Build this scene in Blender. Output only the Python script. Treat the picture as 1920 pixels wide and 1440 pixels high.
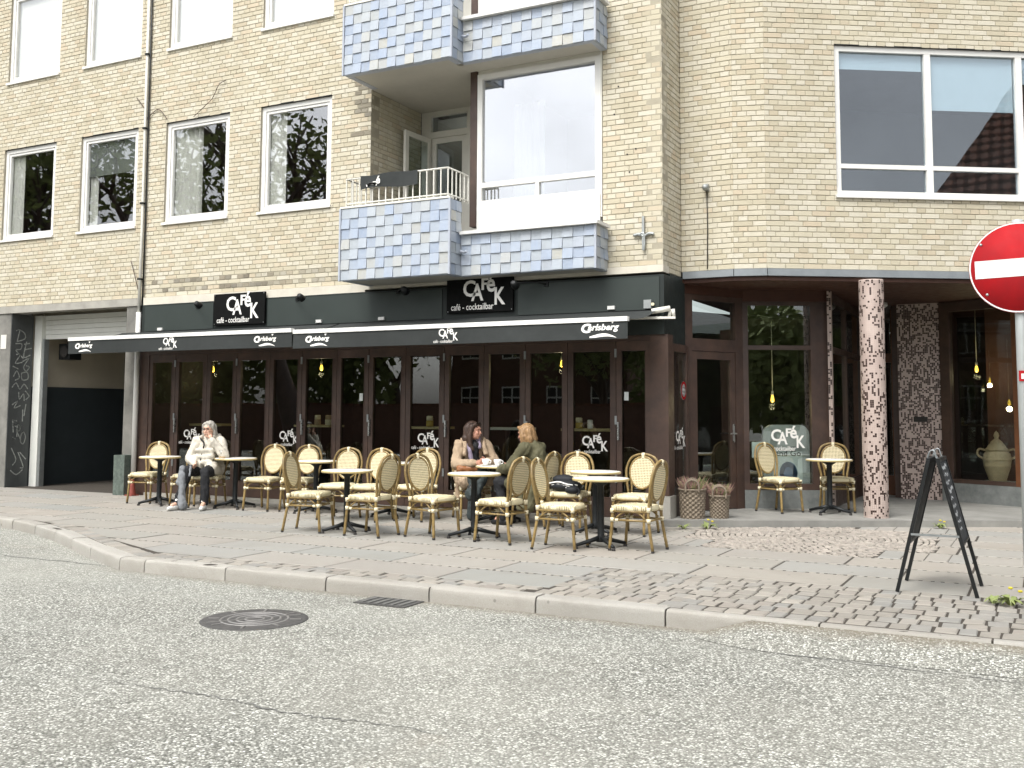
import bpy, bmesh, math, random
from mathutils import Vector, Matrix, noise as mnoise
R = math.radians
random.seed(7)
for o in list(bpy.data.objects): bpy.data.objects.remove(o)
SC = bpy.context.scene
COL = SC.collection

# ---------------------------------------------------------------- camera
# world: x runs along the cafe front, y into the building, z up; cafe corner at the origin
cam_d = bpy.data.cameras.new('camera'); cam = bpy.data.objects.new('camera', cam_d); COL.objects.link(cam)
CR = Vector((0.8886, 0.4587, 0.0046)); CD = Vector((-0.0333, 0.0744, -0.9967)); CF = Vector((-0.4575, 0.8855, 0.0813))
CF.normalize(); CR = (CR - CR.dot(CF) * CF).normalized(); UP = CR.cross(CF)
mw = Matrix(((CR.x, UP.x, -CF.x, 4.284), (CR.y, UP.y, -CF.y, -12.502), (CR.z, UP.z, -CF.z, 1.40), (0, 0, 0, 1)))
cam.matrix_world = mw
cam_d.sensor_width = 36; cam_d.sensor_fit = 'HORIZONTAL'; cam_d.lens = 1927.3 / 1920 * 36
cam_d.shift_y = (615.9 - 720) / 1920
cam_d.clip_start = 0.1; cam_d.clip_end = 2000
SC.camera = cam

# ---------------------------------------------------------------- sky, sun, exposure
SUN_EL, SUN_AZ = R(56), R(186)     # azimuth measured clockwise from +y; light comes from the street side, left
world = bpy.data.worlds.new('World'); SC.world = world; world.use_nodes = True
nt = world.node_tree; nt.nodes.clear()
wo = nt.nodes.new('ShaderNodeOutputWorld'); bg = nt.nodes.new('ShaderNodeBackground')
sky = nt.nodes.new('ShaderNodeTexSky'); sky.sky_type = 'NISHITA'; sky.sun_disc = False
sky.sun_elevation = SUN_EL; sky.sun_rotation = SUN_AZ; sky.air_density = 1.0; sky.dust_density = 4.0; sky.ozone_density = 1.0
hs = nt.nodes.new('ShaderNodeHueSaturation'); hs.inputs['Saturation'].default_value = 0.22
nt.links.new(sky.outputs[0], hs.inputs['Color'])
tc = nt.nodes.new('ShaderNodeTexCoord'); nz = nt.nodes.new('ShaderNodeTexNoise')
nz.inputs['Scale'].default_value = 2.2; nz.inputs['Detail'].default_value = 7; nz.inputs['Roughness'].default_value = 0.55
nt.links.new(tc.outputs['Generated'], nz.inputs['Vector'])
rp = nt.nodes.new('ShaderNodeMapRange'); rp.inputs[1].default_value = 0.35; rp.inputs[2].default_value = 0.65
rp.inputs[3].default_value = 0.78; rp.inputs[4].default_value = 1.25
nt.links.new(nz.outputs['Fac'], rp.inputs[0])
mx = nt.nodes.new('ShaderNodeMix'); mx.data_type = 'RGBA'; mx.blend_type = 'MULTIPLY'; mx.inputs[0].default_value = 1
nt.links.new(hs.outputs[0], mx.inputs[6]); nt.links.new(rp.outputs[0], mx.inputs[7])
nt.links.new(mx.outputs[2], bg.inputs['Color']); bg.inputs['Strength'].default_value = 0.15
nt.links.new(bg.outputs[0], wo.inputs[0])
sun_d = bpy.data.lights.new('sun', 'SUN'); sun_d.energy = 1.0; sun_d.angle = R(24); sun_d.color = (1, 0.98, 0.94)
sun = bpy.data.objects.new('sun', sun_d); COL.objects.link(sun)
sdir = Vector((math.sin(SUN_AZ) * math.cos(SUN_EL), math.cos(SUN_AZ) * math.cos(SUN_EL), math.sin(SUN_EL)))
sun.rotation_euler = sdir.to_track_quat('Z', 'Y').to_euler(); sun.location = sdir * 60
SC.view_settings.view_transform = 'Standard'; SC.view_settings.look = 'None'
SC.view_settings.exposure = 1.05; SC.view_settings.gamma = 1.0; SC.view_settings.use_curve_mapping = False

# ---------------------------------------------------------------- material helpers
def lin(c):
    if isinstance(c, str):
        c = c.lstrip('#'); c = [int(c[i:i + 2], 16) / 255 for i in (0, 2, 4)]
        return tuple(x / 12.92 if x <= .04045 else ((x + .055) / 1.055) ** 2.4 for x in c) + (1,)
    return tuple(c) + (1,)
MATS = {}
class NB:
    def __init__(s, name):
        s.m = bpy.data.materials.new(name); s.m.use_nodes = True; s.t = s.m.node_tree
        s.b = s.t.nodes['Principled BSDF']; s.o = s.t.nodes['Material Output']
        s.tc = s.t.nodes.new('ShaderNodeTexCoord'); MATS[name] = s.m
    def n(s, typ, **kw):
        x = s.t.nodes.new(typ)
        for k, v in kw.items(): setattr(x, k, v)
        return x
    def l(s, a, b): s.t.links.new(a, b)
    def noise(s, scale, detail=4, rough=.6, coord='Object', dist=0):
        x = s.n('ShaderNodeTexNoise'); x.inputs['Scale'].default_value = scale; x.inputs['Detail'].default_value = detail
        x.inputs['Roughness'].default_value = rough; x.inputs['Distortion'].default_value = dist
        s.l(s.tc.outputs[coord] if isinstance(coord, str) else coord, x.inputs['Vector']); return x.outputs['Fac']
    def pos(s):
        g = s.n('ShaderNodeNewGeometry'); return g.outputs['Position']
    def mr(s, v, a, b, c, d):
        x = s.n('ShaderNodeMapRange'); s.l(v, x.inputs[0])
        for i, q in enumerate((a, b, c, d)): x.inputs[i + 1].default_value = q
        return x.outputs[0]
    def math(s, op, a, b=None, c=None):
        x = s.n('ShaderNodeMath', operation=op)
        for i, q in enumerate((a, b, c)):
            if q is None: continue
            if isinstance(q, (int, float)): x.inputs[i].default_value = q
            else: s.l(q, x.inputs[i])
        return x.outputs[0]
    def mix(s, f, a, b, mode='MIX'):
        x = s.n('ShaderNodeMix', data_type='RGBA', blend_type=mode)
        for i, q in ((0, f), (6, a), (7, b)):
            if isinstance(q, (int, float)): x.inputs[i].default_value = q
            elif isinstance(q, tuple): x.inputs[i].default_value = q
            else: s.l(q, x.inputs[i])
        return x.outputs[2]
    def ramp(s, f, stops):
        x = s.n('ShaderNodeValToRGB'); e = x.color_ramp.elements
        while len(e) < len(stops): e.new(.5)
        for i, (p, c) in enumerate(stops): e[i].position = p; e[i].color = c
        s.l(f, x.inputs[0]); return x.outputs[0]
    def bump(s, h, dist, strength=1.0):
        x = s.n('ShaderNodeBump'); x.inputs['Strength'].default_value = strength; x.inputs['Distance'].default_value = dist
        s.l(h, x.inputs['Height']); s.l(x.outputs[0], s.b.inputs['Normal'])
    def base(s, c):
        if isinstance(c, tuple): s.b.inputs['Base Color'].default_value = c
        else: s.l(c, s.b.inputs['Base Color'])
    def rough(s, v):
        if isinstance(v, (int, float)): s.b.inputs['Roughness'].default_value = v
        else: s.l(v, s.b.inputs['Roughness'])

def M(name, c, rough=.6, var=.18, scale=6, metal=0, bump=0, bscale=40, c2=None, rnd=0, spec=.5):
    """painted / stone / cloth surface with mottling, optional per-object tint"""
    if name in MATS: return MATS[name]
    b = NB(name); c = lin(c); d = lin(c2) if c2 else tuple(x * (1 - var) for x in c[:3]) + (1,)
    f = b.mr(b.noise(scale, 6, .65), .3, .7, 0, 1); col = b.mix(f, c, d)
    if rnd:
        oi = b.n('ShaderNodeObjectInfo'); v = b.mr(oi.outputs['Random'], 0, 1, 1 - rnd, 1 + rnd)
        hv = b.n('ShaderNodeHueSaturation'); b.l(v, hv.inputs['Value']); b.l(col, hv.inputs['Color']); col = hv.outputs[0]
    b.base(col); b.rough(b.mr(b.noise(scale * 2.3, 3), .3, .7, max(0, rough - .08), min(1, rough + .08)))
    b.b.inputs['Metallic'].default_value = metal; b.b.inputs['Specular IOR Level'].default_value = spec
    if bump: b.bump(b.noise(bscale, 5), bump)
    return b.m

def hairmat(name, a, c):
    b = NB(name); mp = b.n('ShaderNodeMapping'); b.l(b.tc.outputs['Object'], mp.inputs[0]); mp.inputs['Scale'].default_value = (130, 130, 9)
    f = b.noise(1, 4, .6, mp.outputs[0]); b.base(b.mix(b.mr(f, .32, .68, 0, 1), lin(a), lin(c))); b.rough(.5); b.bump(f, .006); return b.m

def glass(name, f0=.05, tint=(.92, .95, .94)):
    """thin pane: mirror part by Schlick's law, the same from both sides"""
    b = NB(name); b.t.nodes.remove(b.b)
    tr = b.n('ShaderNodeBsdfTransparent'); tr.inputs[0].default_value = tint + (1,)
    gl = b.n('ShaderNodeBsdfGlossy'); gl.inputs['Roughness'].default_value = 0.0; gl.inputs[0].default_value = (.97, .98, 1, 1)
    lw = b.n('ShaderNodeLayerWeight'); lw.inputs[0].default_value = .5
    bp = b.n('ShaderNodeBump'); bp.inputs['Strength'].default_value = 0.25; bp.inputs['Distance'].default_value = 0.004
    b.l(b.noise(1.3, 1), bp.inputs['Height']); b.l(bp.outputs[0], gl.inputs['Normal'])
    f = b.math('MULTIPLY_ADD', b.math('POWER', lw.outputs['Facing'], 5.0), 1 - f0, f0)
    ms = b.n('ShaderNodeMixShader'); b.l(f, ms.inputs[0]); b.l(tr.outputs[0], ms.inputs[1]); b.l(gl.outputs[0], ms.inputs[2])
    b.l(ms.outputs[0], b.o.inputs[0]); return b.m

def brickmat():
    b = NB('yellow_brick')
    at = b.n('ShaderNodeAttribute', attribute_name='tint'); oi = b.n('ShaderNodeObjectInfo')
    r = b.math('FRACT', b.math('ADD', at.outputs['Fac'], oi.outputs['Random']))
    pal = b.ramp(r, [(0, lin('#b3ab95')), (.18, lin('#bbb49e')), (.38, lin('#c2bca9')), (.6, lin('#c7c2b2')), (.8, lin('#bfb9a4')), (.93, lin('#bfb29b')), (1, lin('#b1a892'))])
    fine = b.noise(55, 5, .7, b.pos()); col = b.mix(b.mr(fine, .35, .75, 0, .22), pal, lin('#aea186'))
    big = b.noise(.55, 5, .6, b.pos()); col = b.mix(b.mr(big, .45, .8, 0, .3), col, lin('#aa9f88'))
    mp = b.n('ShaderNodeMapping'); b.l(b.pos(), mp.inputs[0]); mp.inputs['Scale'].default_value = (2.2, 2.2, .22)
    stk = b.noise(1, 5, .65, mp.outputs[0]); col = b.mix(b.mr(stk, .52, .75, 0, .3), col, lin('#9c937d'))
    dk = b.n('ShaderNodeAttribute', attribute_name='soot')
    col = b.mix(b.math('MULTIPLY', dk.outputs['Fac'], .8), col, lin('#5c564b'))
    b.base(col); b.rough(.85); b.bump(fine, .004); return b.m

def roadmat():
    b = NB('asphalt'); p = b.pos()
    v = b.n('ShaderNodeTexVoronoi'); v.inputs['Scale'].default_value = 82; b.l(p, v.inputs['Vector'])
    v2 = b.n('ShaderNodeTexVoronoi'); v2.inputs['Scale'].default_value = 170; b.l(p, v2.inputs['Vector'])
    sep = b.n('ShaderNodeSeparateColor'); b.l(v.outputs['Color'], sep.inputs[0])
    sep2 = b.n('ShaderNodeSeparateColor'); b.l(v2.outputs['Color'], sep2.inputs[0])
    st = b.ramp(sep.outputs[0], [(0, lin('#4e4e48')), (.4, lin('#7d7d76')), (.72, lin('#a3a39b')), (.92, lin('#eaeae2'))])
    st2 = b.ramp(sep2.outputs[1], [(0, lin('#6e6d67')), (.6, lin('#95948c')), (.95, lin('#c5c4bc'))])
    col = b.mix(.3, st, st2)
    gap = b.mr(v.outputs['Distance'], .38, .8, 0, .8); col = b.mix(gap, col, lin('#383831'))
    big = b.noise(.28, 6, .65, p); col = b.mix(b.mr(big, .4, .75, 0, .5), col, lin('#a9a79d'))
    mid = b.noise(1.5, 6, .7, p); col = b.mix(b.mr(mid, .5, .78, 0, .45), col, lin('#75736b'))
    oil = b.noise(.9, 3, .5, p, .6); col = b.mix(b.mr(oil, .68, .74, 0, .35), col, lin('#55534d'))
    rust = b.noise(.5, 4, .6, p, 1.0); col = b.mix(b.mr(rust, .66, .78, 0, .16), col, lin('#a58f76'))
    sp = b.n('ShaderNodeSeparateXYZ'); b.l(p, sp.inputs[0])
    edge = b.math('MULTIPLY', b.mr(b.math('ADD', sp.outputs[1], b.math('MULTIPLY', b.noise(5, 5, .7, p), .3)), -5.38, -5.2, 0, 1), b.mr(sp.outputs[0], -4.2, -3.2, 0, 1))
    col = b.mix(b.math('MULTIPLY', edge, .7), col, lin('#6d6455'))
    mp = b.n('ShaderNodeMapping'); b.l(p, mp.inputs[0]); mp.inputs['Scale'].default_value = (.12, 1.1, 1); trk = b.noise(1, 3, .5, mp.outputs[0]); col = b.mix(b.mr(trk, .5, .7, 0, .25), col, lin('#90918a')); col = b.mix(1.0, col, (.985, .99, .98, 1), 'MULTIPLY')
    b.base(col); b.rough(.88); b.bump(b.math('SUBTRACT', 1, v.outputs['Distance']), .004, .7); return b.m

def stonemat(name, cols, speck=.3, rough=.85, bump=.003):
    b = NB(name); oi = b.n('ShaderNodeObjectInfo'); at = b.n('ShaderNodeAttribute', attribute_name='tint')
    r = b.math('FRACT', b.math('ADD', at.outputs['Fac'], oi.outputs['Random']))
    pal = b.ramp(r, [(i / max(1, len(cols) - 1), lin(c)) for i, c in enumerate(cols)])
    p = b.pos(); f = b.noise(130, 4, .8, p); col = b.mix(b.mr(f, .3, .75, 0, speck), pal, lin('#7b756b'))
    g = b.noise(1.7, 6, .7, p); col = b.mix(b.mr(g, .45, .8, 0, .35), col, lin('#8a8378'))
    gum = b.n('ShaderNodeTexVoronoi'); gum.inputs['Scale'].default_value = 4.5; b.l(p, gum.inputs['Vector']); col = b.mix(b.mr(gum.outputs['Distance'], .05, .08, .45, 0), col, lin('#4d4a44'))
    st3 = b.noise(.8, 6, .75, p, .5); col = b.mix(b.mr(st3, .5, .72, 0, .3), col, lin('#756f65'))
    b.base(col); b.rough(rough); b.bump(b.math('ADD', f, b.math('MULTIPLY', g, 2)), bump); return b.m

def weavemat(name, light, dark, period, axis):
    """open rattan weave: dark diamonds in a pale mat"""
    b = NB(name); sp = b.n('ShaderNodeSeparateXYZ'); b.l(b.tc.outputs['Object'], sp.inputs[0])
    k = math.pi * 2 / period
    a = sp.outputs[0]; c = sp.outputs[2] if axis == 'z' else sp.outputs[1]
    u = b.math('SINE', b.math('MULTIPLY', b.math('ADD', a, c), k * .707)); w = b.math('SINE', b.math('MULTIPLY', b.math('SUBTRACT', a, c), k * .707))
    d = b.math('GREATER_THAN', b.math('MULTIPLY', u, w), .38)
    col = b.mix(d, b.mix(b.mr(b.noise(40, 3), .3, .7, 0, .3), lin(light), lin('#d6c99f')), lin(dark))
    oi = b.n('ShaderNodeObjectInfo'); hv = b.n('ShaderNodeHueSaturation'); b.l(b.mr(oi.outputs['Random'], 0, 1, .86, 1.06), hv.inputs['Value']); b.l(col, hv.inputs['Color']); col = hv.outputs[0]
    b.base(col); b.rough(.65); b.bump(b.math('MULTIPLY', u, w), .003); return b.m

def roofmat():
    b = NB('roof_tile'); w = b.n('ShaderNodeTexWave', wave_type='BANDS', bands_direction='X'); w.inputs['Scale'].default_value = .8; w.inputs['Distortion'].default_value = .6; b.l(b.tc.outputs['Object'], w.inputs[0])
    w2 = b.n('ShaderNodeTexWave', wave_type='BANDS', bands_direction='Z'); w2.inputs['Scale'].default_value = .9; w2.inputs['Distortion'].default_value = .4; b.l(b.tc.outputs['Object'], w2.inputs[0])
    c = b.mix(b.mr(b.noise(1.5, 6, .7), .3, .7, 0, 1), lin('#84543f'), lin('#5e3b2d')); h = b.math('ADD', w.outputs['Fac'], w2.outputs['Fac']); c = b.mix(b.mr(h, .2, 1.2, .5, 0), c, lin('#3a2820')); b.base(c); b.rough(.85); b.bump(h, .12); return b.m
roofmat()
BRICK = brickmat(); ROAD = roadmat()
SLAB = stonemat('granite_slab', ['#8d8e89', '#969289', '#9b958c', '#8f908c', '#9b978f', '#938f88'])
SETT = stonemat('granite_sett', ['#8c8880', '#949087', '#9a958c', '#8a8a86', '#a49f95', '#918b83'], .45, .85, .005)
PINKSETT = stonemat('pink_sett', ['#99938a', '#a49d93', '#aca399', '#918b83', '#b5ada2'], .45, .85, .005)
KERB = stonemat('kerb_granite', ['#a8a69f', '#b3b0a8', '#a09d95'], .5, .85, .006)
M('mortar', '#a9a28f', .95, .25, 5, bump=.003, bscale=120)
M('joint_dirt', '#443e36', .95, .35, 9, bump=.004)
TILE = None
def tilemat():
    b = NB('glazed_tile'); oi = b.n('ShaderNodeObjectInfo')
    pal = b.ramp(oi.outputs['Random'], [(0, lin('#8f9caf')), (.25, lin('#99a4b3')), (.5, lin('#a4abb1')), (.72, lin('#a0a8af')), (.86, lin('#acaba1')), (1, lin('#95a1b3'))])
    p = b.pos(); f = b.noise(9, 6, .7, p, 1.0); col = b.mix(b.mr(f, .42, .75, 0, .55), pal, lin('#a9b0b9'))
    g = b.noise(26, 4, .7, p); col = b.mix(b.mr(g, .5, .8, 0, .3), col, lin('#878e9b'))
    mp = b.n('ShaderNodeMapping'); b.l(p, mp.inputs[0]); mp.inputs['Scale'].default_value = (14, 14, 1.6); sk = b.noise(1, 5, .7, mp.outputs[0]); col = b.mix(b.mr(sk, .48, .75, 0, .35), col, lin('#989a9a'))
    b.base(col); b.rough(b.mr(f, .3, .7, .35, .6)); b.bump(b.math('ADD', f, g), .004); return b.m
TILE = tilemat()
M('concrete', '#a5a299', .85, .3, 3, bump=.003, bscale=60); M('pier_concrete', '#8b8982', .85, .4, 2.2, bump=.004, bscale=30, c2='#5f5e59'); M('pale_concrete', '#d2ccbd', .85, .22, 3, bump=.003)
M('tile_trim', '#a9afb9', .5, .15, 12); M('plinth_stone', '#7d807d', .8, .4, 7, bump=.003, bscale=40, c2='#5d615f'); M('platform_stone', '#8d8c86', .85, .3, 2.5, bump=.003, bscale=60, c2='#74736e'); M('soffit_paint', '#b7b3a8', .8, .1, 3)
M('white_paint', '#dbdad5', .45, .07, 5); M('off_white', '#d8d6cc', .6, .1, 4)
M('dark_green', '#262c2a', .5, .14, 3, spec=.3); M('panel_green', '#373e3b', .45, .12, 2.2, spec=.3); M('sign_black', '#0c0d0c', .75, .2, 4, spec=.15)
M('brown_wood', '#503d33', .5, .3, 5, bump=.001, c2='#3b2d27', rnd=.12); M('oak_wood', '#6b4226', .5, .3, 9); M('soffit_wood', '#4c2d1f', .6, .3, 4)
M('lead', '#8b9194', .55, .25, 4, metal=.3); M('zinc', '#a6aaa8', .45, .2, 8, metal=.6)
M('grey_metal', '#9ea3a3', .4, .15, 10, metal=.7); M('black_metal', '#1c1e1e', .45, .25, 8, metal=.3); M('steel', '#b9bcbb', .3, .1, 10, metal=.9)
M('awning_cloth', '#2a2e2d', .8, .2, 2.5, bump=.001); M('letter_white', '#eceae4', .6, .05)
M('white_bar', '#e4e4df', .4, .05)
M('dark_wall', '#343b3d', .6, .25, 1.5); M('beige_wall', '#c2b9a5', .9, .15, 2); M('graf_grey', '#4b4e4d', .7, .3, 3); M('graf_paint', '#b9bcb6', .7, .15, 20)
M('green_stone', '#414a44', .7, .4, 14, c2='#6a756c'); M('roller_white', '#dcddd6', .5, .1, 4)
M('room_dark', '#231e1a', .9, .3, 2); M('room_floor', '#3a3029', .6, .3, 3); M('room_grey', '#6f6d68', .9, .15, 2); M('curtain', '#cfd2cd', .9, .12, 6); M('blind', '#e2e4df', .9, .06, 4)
M('dark_blind', '#6e7572', .9, .1, 4)
M('bamboo', '#957f50', .42, .35, 18, c2='#6a5731', rnd=.14); M('binding', '#e2d8b8', .6, .12, 30); M('rubber', '#2a2724', .7)
WEAVE = weavemat('rattan_back', '#e6dab4', '#54432f', .027, 'z'); WEAVES = weavemat('rattan_seat', '#e8deba', '#8d7c58', .026, 'y')
M('table_white', '#e4e1d8', .4, .08, 8); M('table_rim', '#b9a878', .5, .15, 12); M('iron', '#232627', .5, .3, 10, metal=.4)
M('wicker', '#8f8270', .8, .35, 60, c2='#61574a', bump=.004, bscale=90); M('heather', '#74504a', .9, .4, 20, c2='#a5877a'); M('leaf', '#6b7844', .7, .4, 10, c2='#8a9459'); M('flower_yellow', '#cdbb2c', .6)
M('terracotta', '#c4ab88', .8, .25, 8); M('chalk_board', '#23282a', .7, .3, 5); M('chalk', '#c9cccc', .9, .2, 30)
M('sign_red', '#ac1219', .7, .14, 4, c2='#8f1a20', spec=.2); M('sign_white', '#d6d8d6', .6, .08); M('pole_grey', '#b6bab9', .5, .12, 7, metal=.3)
M('castiron', '#464645', .6, .3, 12, metal=.3, c2='#5a5856'); M('castiron_worn', '#8c8a87', .5, .2, 30, metal=.4); M('crack', '#6d6d69', .95, .3, 15)
M('red_brick', '#5f4236', .9, .3, 3); M('tar', '#2a2a28'); M('white_frame', '#dddcd6', .6)
M('cone_red', '#8e4438', .6, .2); M('cup_white', '#ecebe6', .25, .04); M('mustard', '#b49a3c', .5); M('tan_leather', '#8f5a30', .5, .25); M('skin', '#c99a82', .55, .15, 9, c2='#b98470'); M('skin_pale', '#d5ab93', .55, .12, 9)
M('jacket_white', '#c6c0b2', .85, .1, 9, bump=.004, bscale=25); M('trouser_black', '#16171a', .85, .2, 12); M('scarf_grey', '#7f8285', .9, .25, 14, bump=.004); M('shoe_white', '#d8d8d2', .6, .1); hairmat('hair_grey', '#85817a', '#c4bfb3'); hairmat('hair_brown', '#2a1e18', '#4d382b'); hairmat('hair_blond', '#6b5236', '#a8855a')
M('coat_beige', '#a8937a', .85, .14, 9, bump=.004, bscale=25); M('jeans_teal', '#333b3b', .85, .2, 14); M('boot_black', '#17181a', .5, .2); M('top_dark', '#18181b', .8); M('scarf_lilac', '#8d8294', .8); M('coat_olive', '#55523a', .85, .22, 10, bump=.005, bscale=22); M('lens_dark', '#141416', .2)
M('bag_navy', '#14181d', .7, .2); M('blue_print', '#7b9cc8', .6, .3, 14, c2='#8ba6c6'); M('board_grey', '#a3a8a8', .5, .15, 6); M('poster_pale', '#d2d8d6', .5, .1)
M('mosaic_pink', '#bfafa5', .45, .12, 3, c2='#ae9c93'); M('mosaic_brown', '#40302a', .45, .2, 9)
GL_UP = glass('glass_upper', .14, (.93, .93, .92)); GL_BIG = glass('glass_bay', .36, (.88, .9, .92)); GL_SHOP = glass('glass_shop', .085, (.86, .9, .88)); GL_B = glass('glass_office', .09, (.8, .86, .9))
def emit(name, c, s):
    b = NB(name); b.b.inputs['Emission Color'].default_value = lin(c); b.b.inputs['Emission Strength'].default_value = s; b.base(lin(c)); return b.m
emit('bulb_glow', '#ffcf45', 2.4); emit('lamp_glow', '#fff6e0', 6)
b_ = NB('cup_plastic'); b_.b.inputs['Transmission Weight'].default_value = .8; b_.base(lin('#dfe0d8')); b_.rough(.15)

# ---------------------------------------------------------------- mesh helpers
def mat_of(m): return MATS[m] if isinstance(m, str) else m
class MB:
    def __init__(s): s.v = []; s.f = []; s.mi = []; s.sm = []; s.cur = 0; s.smooth = False
    def add(s, vs, fs, smooth=None):
        o = len(s.v); s.v += [tuple(v) for v in vs]; s.f += [tuple(i + o for i in f) for f in fs]
        s.mi += [s.cur] * len(fs); s.sm += [s.smooth if smooth is None else smooth] * len(fs); return s
    def box(s, x0, x1, y0, y1, z0, z1):
        return s.add([(x0, y0, z0), (x1, y0, z0), (x1, y1, z0), (x0, y1, z0), (x0, y0, z1), (x1, y0, z1), (x1, y1, z1), (x0, y1, z1)],
                     [(0, 3, 2, 1), (4, 5, 6, 7), (0, 1, 5, 4), (1, 2, 6, 5), (2, 3, 7, 6), (3, 0, 4, 7)], False)
    def bar(s, a, b, w, h, up=(0, 0, 1)):
        a, b = Vector(a), Vector(b); d = (b - a).normalized(); u = Vector(up)
        if abs(d.dot(u)) > .98: u = Vector((0, 1, 0))
        r = d.cross(u).normalized(); u = r.cross(d)
        vs = [p + r * sx * w / 2 + u * sz * h / 2 for p in (a, b) for sx, sz in ((-1, -1), (1, -1), (1, 1), (-1, 1))]
        return s.add(vs, [(0, 1, 2, 3), (7, 6, 5, 4), (0, 4, 5, 1), (1, 5, 6, 2), (2, 6, 7, 3), (3, 7, 4, 0)], False)
    def obox(s, P, d, n, u0, u1, w0, w1, z0, z1):
        """box on a wall: along d from u0 to u1, along outward normal n from w0 to w1"""
        P = Vector((P[0], P[1], 0)); d = Vector((d[0], d[1], 0)); n = Vector((n[0], n[1], 0))
        c = lambda u, w, z: P + d * u + n * w + Vector((0, 0, z))
        vs = [c(u0, w1, z0), c(u1, w1, z0), c(u1, w0, z0), c(u0, w0, z0), c(u0, w1, z1), c(u1, w1, z1), c(u1, w0, z1), c(u0, w0, z1)]
        return s.add(vs, [(0, 3, 2, 1), (4, 5, 6, 7), (0, 1, 5, 4), (1, 2, 6, 5), (2, 3, 7, 6), (3, 0, 4, 7)], False)
    def tube(s, pts, r, n=8, cap=True, closed=False):
        pts = [Vector(p) for p in pts]; N = len(pts); rs = r if isinstance(r, (list, tuple)) else [r] * N
        vs = []; prev = None
        for i, p in enumerate(pts):
            if closed: d = (pts[(i + 1) % N] - pts[i - 1]).normalized()
            else: d = (pts[min(i + 1, N - 1)] - pts[max(i - 1, 0)]).normalized()
            if prev is None:
                u = Vector((0, 0, 1)) if abs(d.z) < .9 else Vector((1, 0, 0)); u = (u - d * u.dot(d)).normalized()
            else:
                u = prev - d * prev.dot(d); u = u.normalized() if u.length > 1e-6 else prev
            prev = u; w = d.cross(u)
            for k in range(n):
                t = 2 * math.pi * k / n; vs.append(p + (u * math.cos(t) + w * math.sin(t)) * rs[i])
        fs = []
        for i in range(N if closed else N - 1):
            j = (i + 1) % N
            for k in range(n): fs.append((i * n + k, i * n + (k + 1) % n, j * n + (k + 1) % n, j * n + k))
        s.add(vs, fs, True)
        if cap and not closed:
            o = len(s.v) - len(vs)
            s.f.append(tuple(o + k for k in reversed(range(n)))); s.f.append(tuple(o + (N - 1) * n + k for k in range(n))); s.mi += [s.cur] * 2; s.sm += [False] * 2
        return s
    def lathe(s, prof, n=24, c=(0, 0, 0), cap=True):
        vs = [(c[0] + r * math.cos(2 * math.pi * k / n), c[1] + r * math.sin(2 * math.pi * k / n), c[2] + z) for r, z in prof for k in range(n)]
        fs = [(i * n + k, i * n + (k + 1) % n, (i + 1) * n + (k + 1) % n, (i + 1) * n + k) for i in range(len(prof) - 1) for k in range(n)]
        s.add(vs, fs, True)
        if cap:
            o = len(s.v) - len(vs)
            if prof[0][0] > 1e-4: s.f.append(tuple(o + k for k in reversed(range(n)))); s.mi.append(s.cur); s.sm.append(False)
            if prof[-1][0] > 1e-4: s.f.append(tuple(o + (len(prof) - 1) * n + k for k in range(n))); s.mi.append(s.cur); s.sm.append(False)
        return s
    def prism(s, poly, z0, z1):
        n = len(poly); vs = [(x, y, z0) for x, y in poly] + [(x, y, z1) for x, y in poly]
        return s.add(vs, [tuple(reversed(range(n))), tuple(range(n, 2 * n))] + [(i, (i + 1) % n, n + (i + 1) % n, n + i) for i in range(n)], False)
    def ball(s, c, r, n=12, m=8, rot=None):
        r = r if isinstance(r, (tuple, list)) else (r, r, r); c = Vector(c)
        vs = []
        for i in range(m + 1):
            ph = math.pi * i / m
            for k in range(n):
                t = 2 * math.pi * k / n; p = Vector((r[0] * math.sin(ph) * math.cos(t), r[1] * math.sin(ph) * math.sin(t), r[2] * math.cos(ph)))
                if rot: p = rot @ p
                vs.append(c + p)
        fs = [(i * n + k, (i + 1) * n + k, (i + 1) * n + (k + 1) % n, i * n + (k + 1) % n) for i in range(m) for k in range(n)]
        return s.add(vs, fs, True)
    def capsule(s, a, b, ra, rb, n=10):
        a, b = Vector(a), Vector(b); d = (b - a)
        if d.length < 1e-5: return s.ball(a, ra)
        d.normalize(); pts = []; rr = []
        for q in (-1, -.8, -.45): pts.append(a + d * ra * q); rr.append(max(.02 * ra, ra * math.sqrt(max(0, 1 - q * q))))
        pts.append(a); rr.append(ra); pts.append(b); rr.append(rb)
        for q in (.45, .8, 1): pts.append(b + d * rb * q); rr.append(max(.02 * rb, rb * math.sqrt(max(0, 1 - q * q))))
        return s.tube(pts, rr, n)
    def mesh(s, name, mats):
        me = bpy.data.meshes.new(name); me.from_pydata(s.v, [], s.f)
        for m in (mats if isinstance(mats, (list, tuple)) else [mats]): me.materials.append(mat_of(m))
        me.polygons.foreach_set('material_index', s.mi); me.polygons.foreach_set('use_smooth', s.sm); me.update(); return me
    def build(s, name, mats, parent=None, fix=False):
        me = s.mesh(name, mats)
        if fix:
            bm = bmesh.new(); bm.from_mesh(me); bmesh.ops.remove_doubles(bm, verts=bm.verts, dist=1e-6); bmesh.ops.recalc_face_normals(bm, faces=bm.faces); bm.to_mesh(me); bm.free()
        return link(name, me, parent)
def link(name, data, parent=None):
    o = bpy.data.objects.new(name, data); COL.objects.link(o)
    if parent: o.parent = parent
    return o
def tag(o, label=None, cat=None, group=None, kind=None):
    if label: o['label'] = label
    if cat: o['category'] = cat
    if group: o['group'] = group
    if kind: o['kind'] = kind
    return o
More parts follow.
